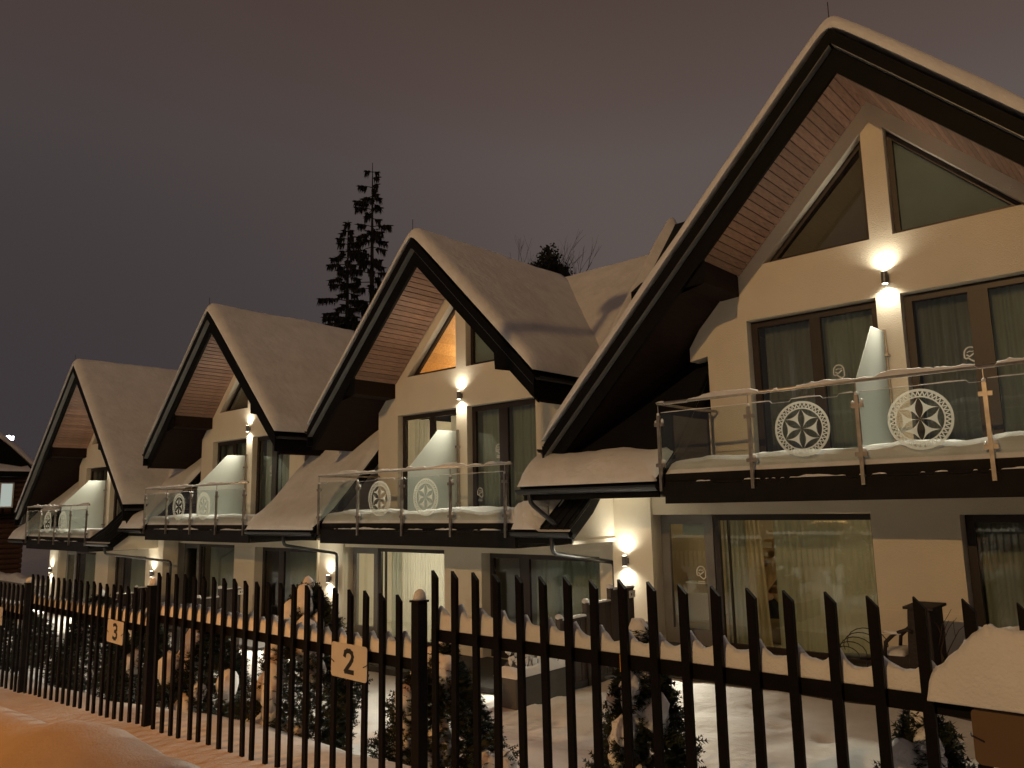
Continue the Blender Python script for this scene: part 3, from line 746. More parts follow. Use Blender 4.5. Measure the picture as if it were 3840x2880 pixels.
    # ---- main roof stretches either side of the gable
    if i == 0:
        def kp1(u, v):
            b = -1.12+0.05*noise.noise(Vector((u*2, 3, 0)))+0.03*noise.noise(Vector((u*14, 3, 0)))
            return 1.0 if u < -3.25 else max(1-smooth(b-0.12, b+0.06, v), 0.0)
        main_strip(H, i, -3.40, -0.80, seed=11, keep=kp1)
        MB().prism([(1.62, 1.18), (2.02, 1.70), (1.62, 1.42)], 'x', -3.15, -2.85).build('roof_vent', 'dark_wood', H, off=OFF)
        pipe(H, [(-3.22, -1.62, -2.62), (-3.22, -1.62, -2.78), (-2.72, -1.35, -3.45+0.18)])
    if i == 1:
        def kp(u, v): 
            return smooth(5.62+0.25*noise.noise(Vector((v*2.5, 1, 0))), 5.25, u)*1.3 if v < 0.2 else 1.0
        main_strip(H, i, 5.03, 6.18, ribs=True, seed=23, keep=kp)
        q = MB()
        q.blob((5.25, -1.42, -2.30), (0.30, 0.22, 0.26), 3, 2, 0.35); q.blob((5.05, -1.40, -2.25), (0.20, 0.2, 0.2), 5, 2, 0.3)
        q.build('slid_snow', 'snow', H, smooth=True, off=OFF)
        MB().prism([(-1.50, -2.60), (-1.50, -2.76), (0.10, -2.76), (0.10, -1.0), (-0.02, -1.05)], 'x', 6.06, 6.15).build('end_wall', 'stucco_light', H, off=OFF)
        pipe(H, [(5.81, -1.62, -2.63), (5.81, -1.60, -2.90), (6.0, -0.14, -3.13), (6.0, -0.15, -5.0)])
    if i == 2:
        main_strip(H, i, 5.06, 7.72, seed=31)
        pipe(H, [(6.55, -1.62, -2.63), (6.55, -1.60, -2.86), (6.58, -0.16, -3.13), (6.58, -0.16, -5.1)])
        main_strip(H, i, -2.3, -0.80, seed=37)
    if i == 3:
        def kp3(u, v): return 0.0 if v < -0.2 else smooth(-0.2, 0.5, v)
        main_strip(H, i, 5.03, 6.7, ribs=True, seed=43, keep=kp3)
        MB().prism([(-1.50, -2.60), (-1.50, -2.76), (0.10, -2.76), (0.10, -1.0), (-0.02, -1.05)], 'x', 6.55, 6.66).build('end_wall', 'stucco_light', H, off=OFF)
        main_strip(H, i, -2.4, -0.80, seed=47)
        pipe(H, [(6.3, -1.62, -2.63), (6.3, -1.60, -2.86), (7.6, -0.20, -3.13), (7.6, -0.2, -5.0)])
    for sg in (-1, 1):
        xo = 5.05 if sg > 0 else -0.82; zv = roof_top(xo); yv = 0.03+(zv+0.88)/(4.30/3.62)
        tri = [(AX, 3.65), (xo, yv), (xo, 3.65)]
        def mz(y): return lerp_pts(PROF, y)
        pts = []; nn = 14
        for a in range(nn+1):
            for b in range(nn+1):
                x = AX+(xo-AX)*a/nn; ya = 3.65+(yv-3.65)*a/nn-0.12; y = ya+(3.66-ya)*b/nn
                pts.append((x, y, mz(y)))
        W = nn+1; f = [(a*W+b, a*W+b+1, (a+1)*W+b+1, (a+1)*W+b) for a in range(nn) for b in range(nn)]
        MB().add([(p[0], p[1], p[2]-0.01) for p in pts], f).build('main_roof', 'roof_metal', H, off=OFF)
        MB().add([(p[0], p[1], p[2]+0.22+0.02*noise.noise(Vector(p)*0.9)) for p in pts], f).build('roof_snow', 'snow', H, smooth=True, off=OFF)
    balcony(H, i)
    # stickers on the balcony door panes
    if i < 3:
        e = [c for c in H.children if c.name.startswith('balcony_door')]
        put_mesh('emblem', EMBLEM, e[1], (3.02, 0.172, -0.97))
        if i == 1: put_mesh('emblem', EMBLEM, e[1], (2.47, 0.172, -1.85))
        if i == 0: put_mesh('emblem', EMBLEM, e[0], (1.30, 0.172, -0.98))
    return H
HOUSES = [house(i) for i in range(4)]
for i in range(4):
    wall_lamp(i, 2.12, 0.0, 0.24, 'lit lamp on the pillar between the balcony doors of the %s house' % ORD[i], WALL_W, FILL_UP)
LOWX = [-2.33, -2.31, -2.20, -2.40]
for i in range(4):
    wall_lamp(i, LOWX[i], -0.15 if i != 2 else -0.62, -3.78 if i != 2 else -3.93, 'lit lamp beside the ground floor entrance of the %s house' % ORD[i], WALL_W, FILL_LOW)

# ------------------------------------------------------------------ curtains
C = curtain
for i in range(4):
    o = HO[i]; n = ORD[i]; m = 'curtain_dark' if i != 1 else 'curtain_white'
    if i == 1:
        C(o, 0.12, 0.62, -2.30, -0.10, 0.42, 'curtain_white', 'pale curtain at the left edge of the left balcony door, second house', 6, seed=1)
        C(o, 1.35, 1.90, -2.30, -0.10, 0.42, 'curtain_white', 'pale curtain near the pillar in the left balcony door, second house', 6, seed=2)
    else:
        C(o, 0.12, 0.98, -2.30, -0.08, 0.40, 'curtain_dark' if i else 'curtain_dark', 'dark curtain in the left leaf of the left balcony door, %s house' % n, 9, seed=10+i)
        C(o, 1.05, 1.92, -2.30, -0.08, 0.36, 'curtain_green', 'greenish curtain in the right leaf of the left balcony door, %s house' % n, 8, seed=20+i)
    C(o, 2.36, 3.15, -2.30, -0.08, 0.40, 'curtain_dark' if i == 0 else 'curtain_green', 'curtain in the left leaf of the right balcony door, %s house' % n, 8, seed=30+i)
    C(o, 3.22, 4.12, -2.30, -0.08, 0.38, 'curtain_green', 'curtain in the right leaf of the right balcony door, %s house' % n, 9, seed=40+i)
    # ground floor
    if i == 0:
        C(o, -0.79, -0.42, -5.08, -3.08, 0.36, 'curtain_green', 'greenish curtain at the left of the terrace window with the stairs', 4, seed=51)
        C(o, -0.45, -0.20, -5.08, -3.08, 0.42, 'curtain_warm', 'warm sheer curtain left of the stairs in the nearest house', 4, seed=52, slant=0.10)
        C(o, 0.04, 1.60, -5.08, -3.08, 0.38, 'curtain_green', 'wide greenish curtain right of the stairs in the nearest house', 15, seed=53)
        C(o, 2.85, 5.7, -5.08, -3.10, 0.38, 'curtain_green', 'curtain in the terrace door at the right edge, nearest house', 24, seed=54)
    elif i == 1:
        C(o, -0.62, -0.25, -5.08, -3.08, 0.36, 'curtain_green', 'greenish curtain edge at the left of the white lit window', 4, seed=55)
        C(o, -0.30, 1.60, -5.08, -3.08, 0.42, 'curtain_white', 'white lit curtain in the terrace window of the second house', 22, 0.02, seed=56)
        C(o, 3.78, 5.6, -5.08, -3.10, 0.38, 'curtain_green', 'long grey green curtain in the terrace door beside the stepped fence', 17, 0.02, seed=57)
    else:
        C(o, -0.62, 1.60, -5.08, -3.08, 0.38, 'curtain_green', 'dull green curtain in the terrace window, %s house' % n, 18, 0.025, seed=60+i)
        C(o, 3.45, 5.6, -5.08, -3.10, 0.38, 'curtain_green', 'dull green curtain in the terrace door, %s house' % n, 18, 0.025, seed=70+i)
light('room_light', 'POINT', HO[1]+Vector((0.6, 2.2, -3.1)), 150, (1.0, 0.88, 0.70), 0.2)
light('room_light', 'POINT', HO[0]+Vector((0.5, 2.3, -3.0)), 34, (1.0, 0.74, 0.42), 0.15)

def pane_sheet(i, pts, mat, label):  # flat sheet added behind a gable pane to give it tone
    o = MB().prism(pts, 'y', 0, 0.006).build('gable_sheet', mat); o.location = HO[i]+Vector((0, 0.235, 0))
    tag(o, label, 'pane_sheet', 'sheets added behind the gable panes')
for i in range(3):
    if i != 1: pane_sheet(i, [(0.50, 0.93), (1.90, 0.93), (1.90, 2.28)], 'sheet_brown', 'brownish sheet added behind the left gable window, %s house' % ORD[i])
    pane_sheet(i, [(2.32, 0.93), (3.70, 0.93), (2.32, 2.34)], 'sheet_grey', 'grey sheet added behind the right gable window, %s house' % ORD[i])

# notices and things behind the entrance door of the nearest house
def entrance_things():
    o = MB().box(-0.235, 0.235, 0, 0.004, 0, 0.245).build('notice', 'paper'); o.location = (-6.46, 11.76, 1.065)
    tag(o, 'pale paper notice at the top of the glass entrance door', 'notice')
    s = MB().box(-0.25, 0.25, 0.0, 0.22, 0.0, 0.025).build('shelf', 'white_print'); s.location = (-6.50, 11.85, 0.27)
    tag(s, 'narrow shelf behind the glass entrance door', 'shelf')
    p = MB().box(-0.18, 0.18, 0.02, 0.2, 0, 0.16).build('parcel', 'parcel', bevel=0.006); p.location = (-6.55, 11.85, 0.105)
    tag(p, 'pinkish box hung below the shelf behind the entrance door', 'box')
entrance_things()
def staircase():
    t = empty('staircase', (-5.95, 13.6, -0.67))
    for k in range(11):
        z = 0.30+0.155*k
        q = MB().box(-0.85+0.09*k, 0.35+0.09*k, -0.10, 0.22, z, z+0.045); q.build('tread', 'pine', t)
        q = MB().box(-0.80+0.09*k, 0.30+0.09*k, 0.12, 0.14, z-0.11, z-0.003); q.build('riser', 'pine', t)
    MB().prism([(-0.9, 0.0), (-0.6, 0.0), (0.9, 2.05), (0.6, 2.05)], 'y', -0.16, -0.12).build('stringer', 'pine', t)
    tag(t, 'pine staircase glimpsed between the curtains of the nearest house', 'staircase')
    w = empty('armchair', (-5.72, 12.75, -0.67))
    MB().box(-0.35, 0.35, -0.3, 0.3, 0.0, 0.36).build('seat', 'wicker', w, bevel=0.04)
    MB().box(-0.35, 0.35, 0.2, 0.32, 0.36, 0.55).build('backrest', 'wicker', w, bevel=0.04)
    tag(w, 'low wicker armchair indoors between the curtains', 'chair')
    j = empty('jacket', (-5.72, 12.68, -0.30))
    mb = MB(); mb.blob((0, 0.06, 0.02), (0.22, 0.10, 0.30), 4, 2, 0.2); mb.build('body', 'navy_cloth', j, smooth=True)
    mb = MB(); mb.blob((-0.02, 0.06, 0.31), (0.10, 0.07, 0.09), 8, 2, 0.2); mb.build('lining', 'pale_cloth', j, smooth=True)
    tag(j, 'dark navy jacket with pale lining on the indoor armchair', 'jacket')
staircase()

# ------------------------------------------------------------------ street fence
FY = 2.83; SP = 0.1442
PANELS = [  # x of first picket, count, top z, rail z, label, post x at left
    (-3.08, 27, 1.28, 0.95, 'nearest dark picket fence panel in front of the nearest house'),
    (-6.25, 21, 1.14, 0.785, 'dark picket panel on which the sign reading two hangs'),
    (-9.12, 19, 1.005, 0.685, 'receding picket panel with the sign reading three, before the third house'),
    (-12.15, 20, 0.885, 0.555, 'far picket panel at the left edge with the sign reading four'),
    (-15.30, 20, 0.76, 0.43, 'farthest picket panel, beyond the leftmost fence post'),
]
PICKET = None
def fence_panel(k):
    x0, n, zt, zr, label = PANELS[k]
    xl = x0-0.05; xr = x0+(n-1)*SP+0.12
    t = empty('picket_fence', (xl, FY, road_z(xl)))
    rnd = random.Random(90+k)
    for j in range(n):
        x = x0+j*SP
        o = bpy.data.objects.new('picket', PICKET); COL.objects.link(o); o.parent = t
        o.location = (x-xl+rnd.uniform(-0.003, 0.003), -0.024, zt-t.location.z+rnd.uniform(-0.004, 0.004))
        o.rotation_euler = (rnd.uniform(-0.006, 0.006), rnd.uniform(-0.006, 0.006), 0)
    MB().box(0.02, xr-xl, 0.0, 0.035, zr-0.03-t.location.z, zr+0.028-t.location.z).build('rail', 'picket_paint', t)
    # snow along the rail, heaped against the pickets
    us = [0.02+(xr-xl-0.03)*q/(n*12) for q in range(n*12+1)]
    vs = [0.002+0.056*q for q in (0, 0.06, 0.15, 0.3, 0.5, 0.75, 0.9, 1)]
    def keep(u, v):
        ph = (u+xl-x0-0.017)/SP; c = abs((ph % 1)-0.5)*2
        return 0.52+0.50*c**2.4+0.28*noise.noise(Vector((u*1.3, k*4.4, 0)))+0.12*noise.noise(Vector((u*9, k, 5)))+0.10*noise.noise(Vector((u*34, v*60, 2)))
    mb = MB(); blanket(mb, lambda u, v: (u, v, zr+0.030-t.location.z), us, vs, 0.105, 0.03, 0.016, amp=0.010, fr=13, seed=k*2.1, sides='uUvV', keep=keep)
    mb.build('rail_snow', 'snow', t, smooth=True)
    if k in (0, 1):
        xt = -1.94 if k == 0 else -5.42
        MB().box(xt-xl, xt-xl+0.012, -0.003, 0.0, zr-0.045-t.location.z, zr+0.025-t.location.z).build('tag', 'yellow_tag', t)
    tag(t, label, 'fence', 'street fence panels')
def fence_all():
    for k in range(len(PANELS)):
        zt = PANELS[k][2]; h = zt-(road_z(PANELS[k][0]+1.5)-0.10)
        m = MB(); w = 0.035
        m.prism([(0, -h), (w, -h), (w, -w*1.05), (0, 0)], 'y', 0, 0.02)
        o = m.build('picket', 'picket_paint'); me = o.data; bpy.data.objects.remove(o)
        global PICKET
        PICKET = me
        fence_panel(k)
fence_all()
def fence_post(x, zt, label, cap):
    t = empty('fence_post', (x, FY, road_z(x)-0.1)); h = zt-t.location.z
    MB().box(-0.030, 0.030, -0.030, 0.035, 0, h).build('shaft', 'post_paint', t, bevel=0.004)
    MB().box(-0.036, 0.036, -0.036, 0.041, h+0.001, h+0.012).build('cap', 'post_paint', t)
    if cap: MB().blob((0, 0.005, h+0.015), (0.036, 0.038, 0.055), int(x*7) % 13, 2, 0.12, flat=0.05).build('snow_cap', 'snow', t, smooth=True)
    tag(t, label, 'fence post', 'street fence posts')
fence_post(-3.205, 1.105, 'tall snow capped fence post near the centre, right of the largest legible sign', True)
fence_post(-6.37, 1.02, 'snow capped fence post just right of the sign reading three', True)
fence_post(-9.26, 0.90, 'dark fence post where the panel of sign three begins', True)
fence_post(-12.32, 0.76, 'farthest fence post at the left edge', True)

DIG = {  # stroke outlines in a 10 x 14 box, as polylines with a pen width
 '2': [[(0.8, 10.2), (1.4, 12.2), (3.2, 13.2), (5.6, 13.2), (7.6, 12.2), (8.4, 10.2), (7.9, 8.2), (6.2, 5.9), (3.6, 3.2), (1.6, 0.9), (8.9, 0.9)]],
 '3': [[(1.0, 12.4), (3.4, 13.2), (6.0, 13.0), (7.8, 11.6), (7.9, 9.4), (6.4, 7.7), (3.6, 7.3), (6.6, 6.9), (8.3, 5.0), (8.2, 2.8), (6.4, 1.0), (3.6, 0.8), (1.0, 1.8)]],
 '4': [[(9.2, 3.9), (0.9, 3.9), (6.6, 13.3), (6.6, 0.2)]]}
def sign(x0, x1, z0, z1, ch, label, tilt=0.0, mat='sign_plate'):
    t = empty('number_sign', ((x0+x1)/2, FY-0.03, z0)); w = x1-x0; h = z1-z0
    # rounded plate
    pts = []; r = 0.018
    for cx, cz, a0 in ((w/2-r, r, -90), (w/2-r, h-r, 0), (-w/2+r, h-r, 90), (-w/2+r, r, 180)):
        for k in range(5): a = R(a0+22.5*k); pts.append((cx+r*math.cos(a), cz+r*math.sin(a)))
    MB().prism(pts, 'y', -0.004, 0.0).build('plate', mat, t)
    if ch:
        m = MB(); s = 0.128/14; pw = 1.40*s; ox = -4.8*s; oz = h/2-6.9*s
        for line in DIG[ch]:
            P = [Vector((ox+a*s*1.05, 0, oz+b*s)) for a, b in line]
            for p, q in zip(P, P[1:]):
                d = (q-p).normalized(); sd = Vector((-d.z, 0, d.x))*pw; e = d*pw*0.75
                m.add([p-sd-e, q-sd+e, q+sd+e, p+sd-e], [(0, 1, 2, 3)])
        for v in range(len(m.v)): m.v[v] = (m.v[v][0], -0.0052-0.00002*(v//4), m.v[v][2])
        m.build('numeral', 'black_print', t)
    for sx in (-1, 1):
        MB().tube([(sx*(w/2-0.03), -0.006, h*0.42), (sx*(w/2+0.004), -0.005, h*0.50), (sx*(w/2+0.012), 0.02, h*0.51)], 0.0028, 5).build('wire_tie', 'wire_black', t)
    t.rotation_euler = (0, tilt, 0)
    tag(t, label, 'sign', 'number signs on the street fence')
sign(-3.93, -3.60, 0.652, 0.842, '2', 'pale sign with a large black figure two, closest legible sign', R(0.6))
sign(-7.13, -6.81, 0.535, 0.718, '3', 'pale sign with a black figure three in the left third', R(1.2))
sign(-10.26, -9.93, 0.43, 0.62, '4', 'partly cut off pale sign with a figure four at the left edge')
sign(-0.635, -0.30, 0.80, 0.962, None, 'large sign plate in the lower right corner, its shade painted in', 0, 'sign_shaded')
def sign_snow():
    mb = MB(); us = [-0.745+0.47*k/70 for k in range(71)]; vs = [FY-0.07+0.13*q for q in clus(12, 0.6)]
    def keep(u, v): return lerp_pts([(-0.75, 0.30), (-0.70, 0.42), (-0.655, 0.62), (-0.61, 0.88), (-0.57, 1.0), (-0.4, 0.95), (-0.27, 0.8)], u)+0.05*noise.noise(Vector((u*14, v*14, 1)))+0.03*noise.noise(Vector((u*45, v*45, 1)))
    blanket(mb, lambda u, v: (u, v, 0.975), us, vs, 0.235, 0.02, 0.03, amp=0.012, fr=9, seed=5, sides='uvV', keep=keep)
    o = mb.build('snow_heap', 'snow', smooth=True); tag(o, 'tall heap of snow on the rail above the lower right sign', 'snow heap')
sign_snow()

# ------------------------------------------------------------------ garden: thujas, planter, stepped fences, chairs
def thuja(x, y, z0, h, w, label, seed, snow=14, dens=1.0, lean=0.0):
    rnd = random.Random(seed); t = empty('thuja', (x, y, z0))
    MB().tube([(0, 0, 0), (lean*0.3, 0, h*0.5), (lean, 0, h*0.9)], [0.035, 0.025, 0.008], 7).build('trunk', 'bark', t)
    fo = MB(); sn = MB()
    def rad(s, a):
        return w*(1-s)**0.7*(0.70+0.42*smooth(0.0, 0.25, s))*(1+0.20*math.sin(3*a+seed+5*s)+0.30*noise.noise(Vector((math.cos(a)*1.6, math.sin(a)*1.6+seed, s*6))))
    n = int(3000*dens*(0.4+h*w*2.2))
    for k in range(n):
        s = rnd.random()**1.1; a = rnd.uniform(0, 6.283)
        rr = rad(s, a)*(0.25+0.75*rnd.random()**0.45)
        c = Vector((rr*math.cos(a)+lean*s, rr*math.sin(a), h*s*0.97+0.03))
        out = Vector((math.cos(a), math.sin(a), rnd.uniform(-0.5, 0.8))).normalized()
        side = out.cross(Vector((rnd.uniform(-1, 1), rnd.uniform(-1, 1), 1))).normalized(); L = rnd.uniform(0.04, 0.085)
        for q in range(4):          # flat forked spray
            b = c+out*L*q*0.3
            for sg in (-1, 1):
                tip = b+(out*0.5+side*sg*0.85)*L*(0.62-0.10*q); wd = (out*0.5-side*sg*0.2).normalized()*0.0075
                fo.add([b-wd, tip, b+wd], [(0, 1, 2)])
        tp = c+out*L*1.35; fo.add([c-side*0.006, tp, c+side*0.006], [(0, 1, 2)])
    tag(fo.build('foliage', 'thuja', t), kind='stuff')
    for k in range(snow):
        s = 0.05+0.88*(k+rnd.random()*0.6)/snow; a = rnd.uniform(0, 6.283) if k % 2 else rnd.uniform(3.4, 6.0)
        rr = rad(s, a)*rnd.uniform(0.72, 1.02); q = rnd.uniform(0.8, 1.65)*(1.25-0.5*s)*min(1.2, w/0.33)
        n_ = rnd.randint(1, 3)
        for j in range(n_):         # pillow sagging over a branch
            sn.blob((rr*math.cos(a)+lean*s+rnd.uniform(-.03, .03), rr*math.sin(a)+rnd.uniform(-.03, .03), h*s-0.075*q*j), (0.062*q*(1-0.12*j), 0.062*q*(1-0.12*j), 0.085*q), seed+k+j*31, 2, 0.45, 1.7)
    sn.blob((lean, 0, h*0.95), (0.065, 0.065, 0.15), seed, 2, 0.35); sn.blob((lean+0.02, 0.0, h*0.82), (0.085, 0.08, 0.12), seed+5, 2, 0.35)
    tag(sn.build('snow_load', 'snow', t, smooth=True), kind='stuff')
    tag(t, label, 'shrub', 'thujas behind the fence')
    return t
thuja(-2.80, 4.3, -0.42, 1.22, 0.33, 'tall snow laden thuja in front of the nearest entrance door', 3, 13, 1.3)
thuja(-4.62, 4.3, -0.50, 1.05, 0.50, 'broad thuja with long snow pillows just right of the central fence post', 5, 15, 1.1)
thuja(-6.42, 4.3, -0.58, 1.50, 0.58, 'big snow covered thuja left of the sign reading two', 8, 26, 1.0)
thuja(-8.28, 4.3, -0.62, 1.02, 0.52, 'smaller rounded thuja midway between signs two and three', 13, 16, 1.0)
thuja(-1.18, 4.25, -0.40, 0.96, 0.34, 'snow topped thuja low behind the nearest panel at right', 21, 9, 1.0)
thuja(-11.5, 4.4, -0.80, 1.3, 0.66, 'wide dark thuja between the leftmost post and sign three', 34, 5, 1.1)
thuja(-10.0, 4.4, -0.75, 1.1, 0.45, 'dark thuja right behind the sign reading three', 55, 5, 1.0)
thuja(-14.7, 4.4, -0.85, 1.0, 0.6, 'dark thuja behind the leftmost sign, near the farthest post', 89, 4, 1.0)

def planter():
    t = empty('planter', (-6.42, 7.5, -0.74))
    m = MB().box(-0.17, 0.17, -0.5, 0.5, 0, 0.36)
    m.build('box', 'planter_grey', t, bevel=0.012)
    us = [-0.18+0.36*q for q in clus(10, 0.5)]; vs = [-0.51+1.02*q for q in clus(22, 0.4)]
    mb = MB(); blanket(mb, lambda u, v: (u, v, 0.362), us, vs, 0.10, 0.05, 0.06, amp=0.03, fr=5, seed=4)
    mb.build('snow', 'snow', t, smooth=True)
    rnd = random.Random(6); fo = MB(); sn = MB()
    for k in range(26):
        x, y = rnd.uniform(-0.14, 0.14), rnd.uniform(-0.42, 0.4); h = rnd.uniform(0.10, 0.26)
        p = Vector((x, y, 0.42)); q = p+Vector((rnd.uniform(-.08, .08), rnd.uniform(-.08, .08), h))
        fo.tube([p, (p+q)/2+Vector((0, rnd.uniform(-.02, .02), 0)), q], [0.005, 0.004, 0.002], 5)
        sn.blob(q, (0.028, 0.028, 0.030), k, 1, 0.3); sn.blob((p*0.4+q*0.6), (0.024, 0.024, 0.034), k+40, 1, 0.3)
    tag(fo.build('twigs', 'twig', t), kind='stuff'); tag(sn.build('twig_snow', 'snow', t, smooth=True), kind='stuff')
    MB().blob((-0.02, -0.36, 0.45), (0.09, 0.09, 0.07), 2, 2, 0.2).build('stone', 'planter_grey', t, smooth=True)
    tag(t, 'long grey planter box with snowy heather beside the stepped fence', 'planter')
planter()

def stepped_fence(x, y0, zb, z0, n, label, step=0.57, rise=0.137, snow=True):
    t = empty('stepped_fence', (x, y0, zb)); sn = MB()
    for k in range(n):
        ya = k*step; zt = z0+rise*k-zb
        for q in range(4):
            w = step/4
            MB().box(-0.012, 0.012, ya+q*w+0.006, ya+(q+1)*w-0.006, 0.10, zt-0.012).build('board', 'board_brown', t)
        MB().box(-0.03, 0.03, ya-0.0, ya+step-0.01, zt-0.012, zt+0.012).build('cap_rail', 'board_brown', t)
        MB().box(-0.035, 0.035, ya-0.03, ya+0.03, 0.0, zt+0.04).build('post', 'board_brown', t)
        us = [-0.032, -0.028, -0.015, 0, 0.015, 0.028, 0.032]; vs = [ya+step*q/18 for q in range(19)]
        blanket(sn, lambda u, v, zt=zt: (u, v, zt+0.014), us, vs, 0.022, 0.02, 0.03, amp=0.006, fr=5, seed=k)
        sn.blob((0, ya, zt+0.06), (0.05, 0.05, 0.035), k, 2, 0.2)
    MB().box(-0.02, 0.02, 0, n*step, 0.0, 0.10).build('base_board', 'planter_grey', t)
    tag(sn.build('snow', 'snow', t, smooth=True), kind='stuff')
    tag(t, label, 'fence', 'stepped board fences between the terraces')
stepped_fence(-6.36, 7.96, -0.74, 0.14, 3, 'stepped brown board fence between the nearest and second terraces')
stepped_fence(-15.1, 7.15, -1.45, -0.24, 3, 'stepped brown board fence between the second and third terraces', step=0.45)
stepped_fence(-23.6, 9.0, -1.5, -0.83, 3, 'stepped brown board fence between the third and farthest terraces', step=0.5)

def number_plate(x, y, z, label):
    t = empty('house_number_plate', (x, y, z))
    MB().box(-0.004, 0.004, -0.075, 0.075, 0, 0.10).build('plate', 'paper', t)
    m = MB(); m.box(0.0045, 0.0055, -0.035, -0.012, 0.03, 0.065); m.box(0.0045, 0.0055, 0.012, 0.020, 0.025, 0.07)
    m.build('print', 'black_print', t)
    tag(t, label, 'sign', 'small plates on the terrace fences')
number_plate(-6.33, 9.60, 0.28, 'small pale plate on the stepped fence by the nearest house lamp')
number_plate(-15.07, 8.5, -0.08, 'small pale plate on the stepped fence by the second house lamp')

def armchair_out():
    t = empty('garden_armchair', (-2.86, 10.2, -0.655))
    m = MB().prism([(0.02, 0.0), (0.30, 0.0), (0.30, 1.0), (0.06, 1.0), (0.03, 0.55)], 'y', -0.28, 0.28); m.build('backrest', 'rattan', t, bevel=0.02)
    MB().prism([(-0.38, 0.0), (0.05, 0.0), (0.05, 0.46), (-0.30, 0.44), (-0.40, 0.36)], 'y', -0.26, 0.26).build('seat', 'rattan', t, bevel=0.02)
    for y in (-0.30, 0.30):
        MB().tube([(-0.22, y, 0.44), (-0.20, y, 0.60), (-0.10, y, 0.70), (0.04, y, 0.76), (0.10, y, 0.74)], 0.022, 8).build('armrest', 'rattan', t, smooth=True)
    MB().box(0.02, 0.34, -0.30, 0.30, 0.99, 1.02).build('top_rail', 'rattan', t)
    mb = MB(); blanket(mb, lambda u, v: (u, v, 0.41+0.12*(u+0.38)), [-0.38+0.36*q for q in clus(8)], [-0.25+0.5*q for q in clus(8)], 0.06, 0.08, 0.08, amp=0.01, seed=2)
    mb.build('seat_snow', 'snow', t, smooth=True)
    mb = MB(); mb.blob((-0.12, -0.30, 0.715), (0.10, 0.03, 0.025), 3, 2, 0.2); mb.build('arm_snow', 'snow', t, smooth=True)
    tag(t, 'dark woven garden armchair with snow on seat, by the nearest house wall', 'chair')
    w = empty('wire_chair', (-3.48, 10.15, -0.655))
    for k in range(5):
        r = 0.16+0.02*k; cx = -0.06+0.035*k; cz = 0.38+0.03*k
        MB().tube([(cx+r*math.cos(a), -0.2+0.09*k, cz+r*0.75*math.sin(a)) for a in [R(-20+20*q) for q in range(12)]], 0.006, 5).build('hoop', 'wire_black', w)
    for x in (-0.2, 0.2):
        for y in (-0.2, 0.2): MB().tube([(x, y, 0), (x*0.8, y*0.8, 0.36)], 0.009, 5).build('leg', 'wire_black', w)
    MB().blob((0, 0, 0.36), (0.2, 0.2, 0.03), 3, 2, 0.1).build('seat', 'wire_black', w, smooth=True)
    tag(w, 'black wire hoop chair below the window with the stairs', 'chair')
    q = empty('bare_shrub', (-2.55, 10.2, -0.655)); m = MB()
    def br(p, d, L, r, dep, rnd):
        e = p+d*L; m.tube([p, (p+e)/2+Vector((rnd.uniform(-.01, .01),)*3), e], [r, r*0.85, r*0.6], 5)
        if dep:
            for s in (-1, 1):
                nd = (d+Vector((s*rnd.uniform(0.3, 0.6), rnd.uniform(-.3, .3), rnd.uniform(0, .3)))).normalized(); br(e if s > 0 else p+d*L*0.7, nd, L*rnd.uniform(0.5, 0.7), r*0.6, dep-1, rnd)
    rnd = random.Random(4)
    for k in range(4): br(Vector((rnd.uniform(-.04, .04), rnd.uniform(-.04, .04), 0)), Vector((rnd.uniform(-.15, .15), 0, 1)).normalized(), 0.5, 0.010, 2, rnd)
    m.build('branches', 'twig', q)
    tag(q, 'thin leafless shrub against the nearest house wall', 'shrub')
armchair_out()

# ------------------------------------------------------------------ trees behind the houses
def spruce(x, y, z0, h, w, label, seed, s0=0.0):
    rnd = random.Random(seed); t = empty('spruce_tree', (x, y, z0))
    MB().tube([(0, 0, 0), (0.05, 0, h*0.5), (0, 0, h)], [0.34, 0.2, 0.02], 8).build('trunk', 'bark', t)
    m = MB(); br = MB(); s = 0.30
    while s < 0.99:
        L = w*(1-s)**0.8*rnd.uniform(0.75, 1.2)+0.25
        nb = rnd.randint(3, 5); a0 = rnd.uniform(0, 6.28)
        for k in range(nb):
            if rnd.random() < 0.12: continue
            a = a0+6.283*k/nb+rnd.uniform(-.4, .4); l = L*rnd.uniform(0.4, 1.3); d = Vector((math.cos(a), math.sin(a), 0))
            pts = [Vector((0, 0, h*s))+d*l*q+Vector((0, 0, l*(0.10*q-0.42*q*q+0.22*q**3))) for q in (0, 0.3, 0.6, 0.85, 1.0)]
            br.tube(pts, [0.04, 0.03, 0.02, 0.012, 0.006], 4, cap=False)
            nn = int(58*l)+14
            for q in range(nn):
                u = rnd.uniform(0.22, 1.0)**0.8; i = min(int(u*4), 3); p = pts[i].lerp(pts[i+1], min(1, max(0, u*4-i)))
                sd = Vector((-d.y, d.x, 0)); off = sd*rnd.uniform(-.22, .22)*l*(1.1-u)
                p = p+off; dl = rnd.uniform(0.15, 0.62)
                tip = p+Vector((rnd.uniform(-.10, .10), rnd.uniform(-.10, .10), -dl))+d*rnd.uniform(0, .15)
                wv = Vector((rnd.uniform(-1, 1), rnd.uniform(-1, 1), 0.2)).normalized()*rnd.uniform(0.03, 0.095)
                m.add([p-wv, p+wv, tip], [(0, 1, 2)])
                if q % 2: 
                    e = p+d*rnd.uniform(0.1, 0.3)+sd*rnd.uniform(-.25, .25); m.add([p-Vector((0, 0, .045)), p+Vector((0, 0, .045)), e], [(0, 1, 2)])
        s += rnd.uniform(0.018, 0.030)
    tag(br.build('branches', 'bark', t), kind='stuff'); tag(m.build('crown', 'needles', t), kind='stuff')
    tag(t, label, 'tree')
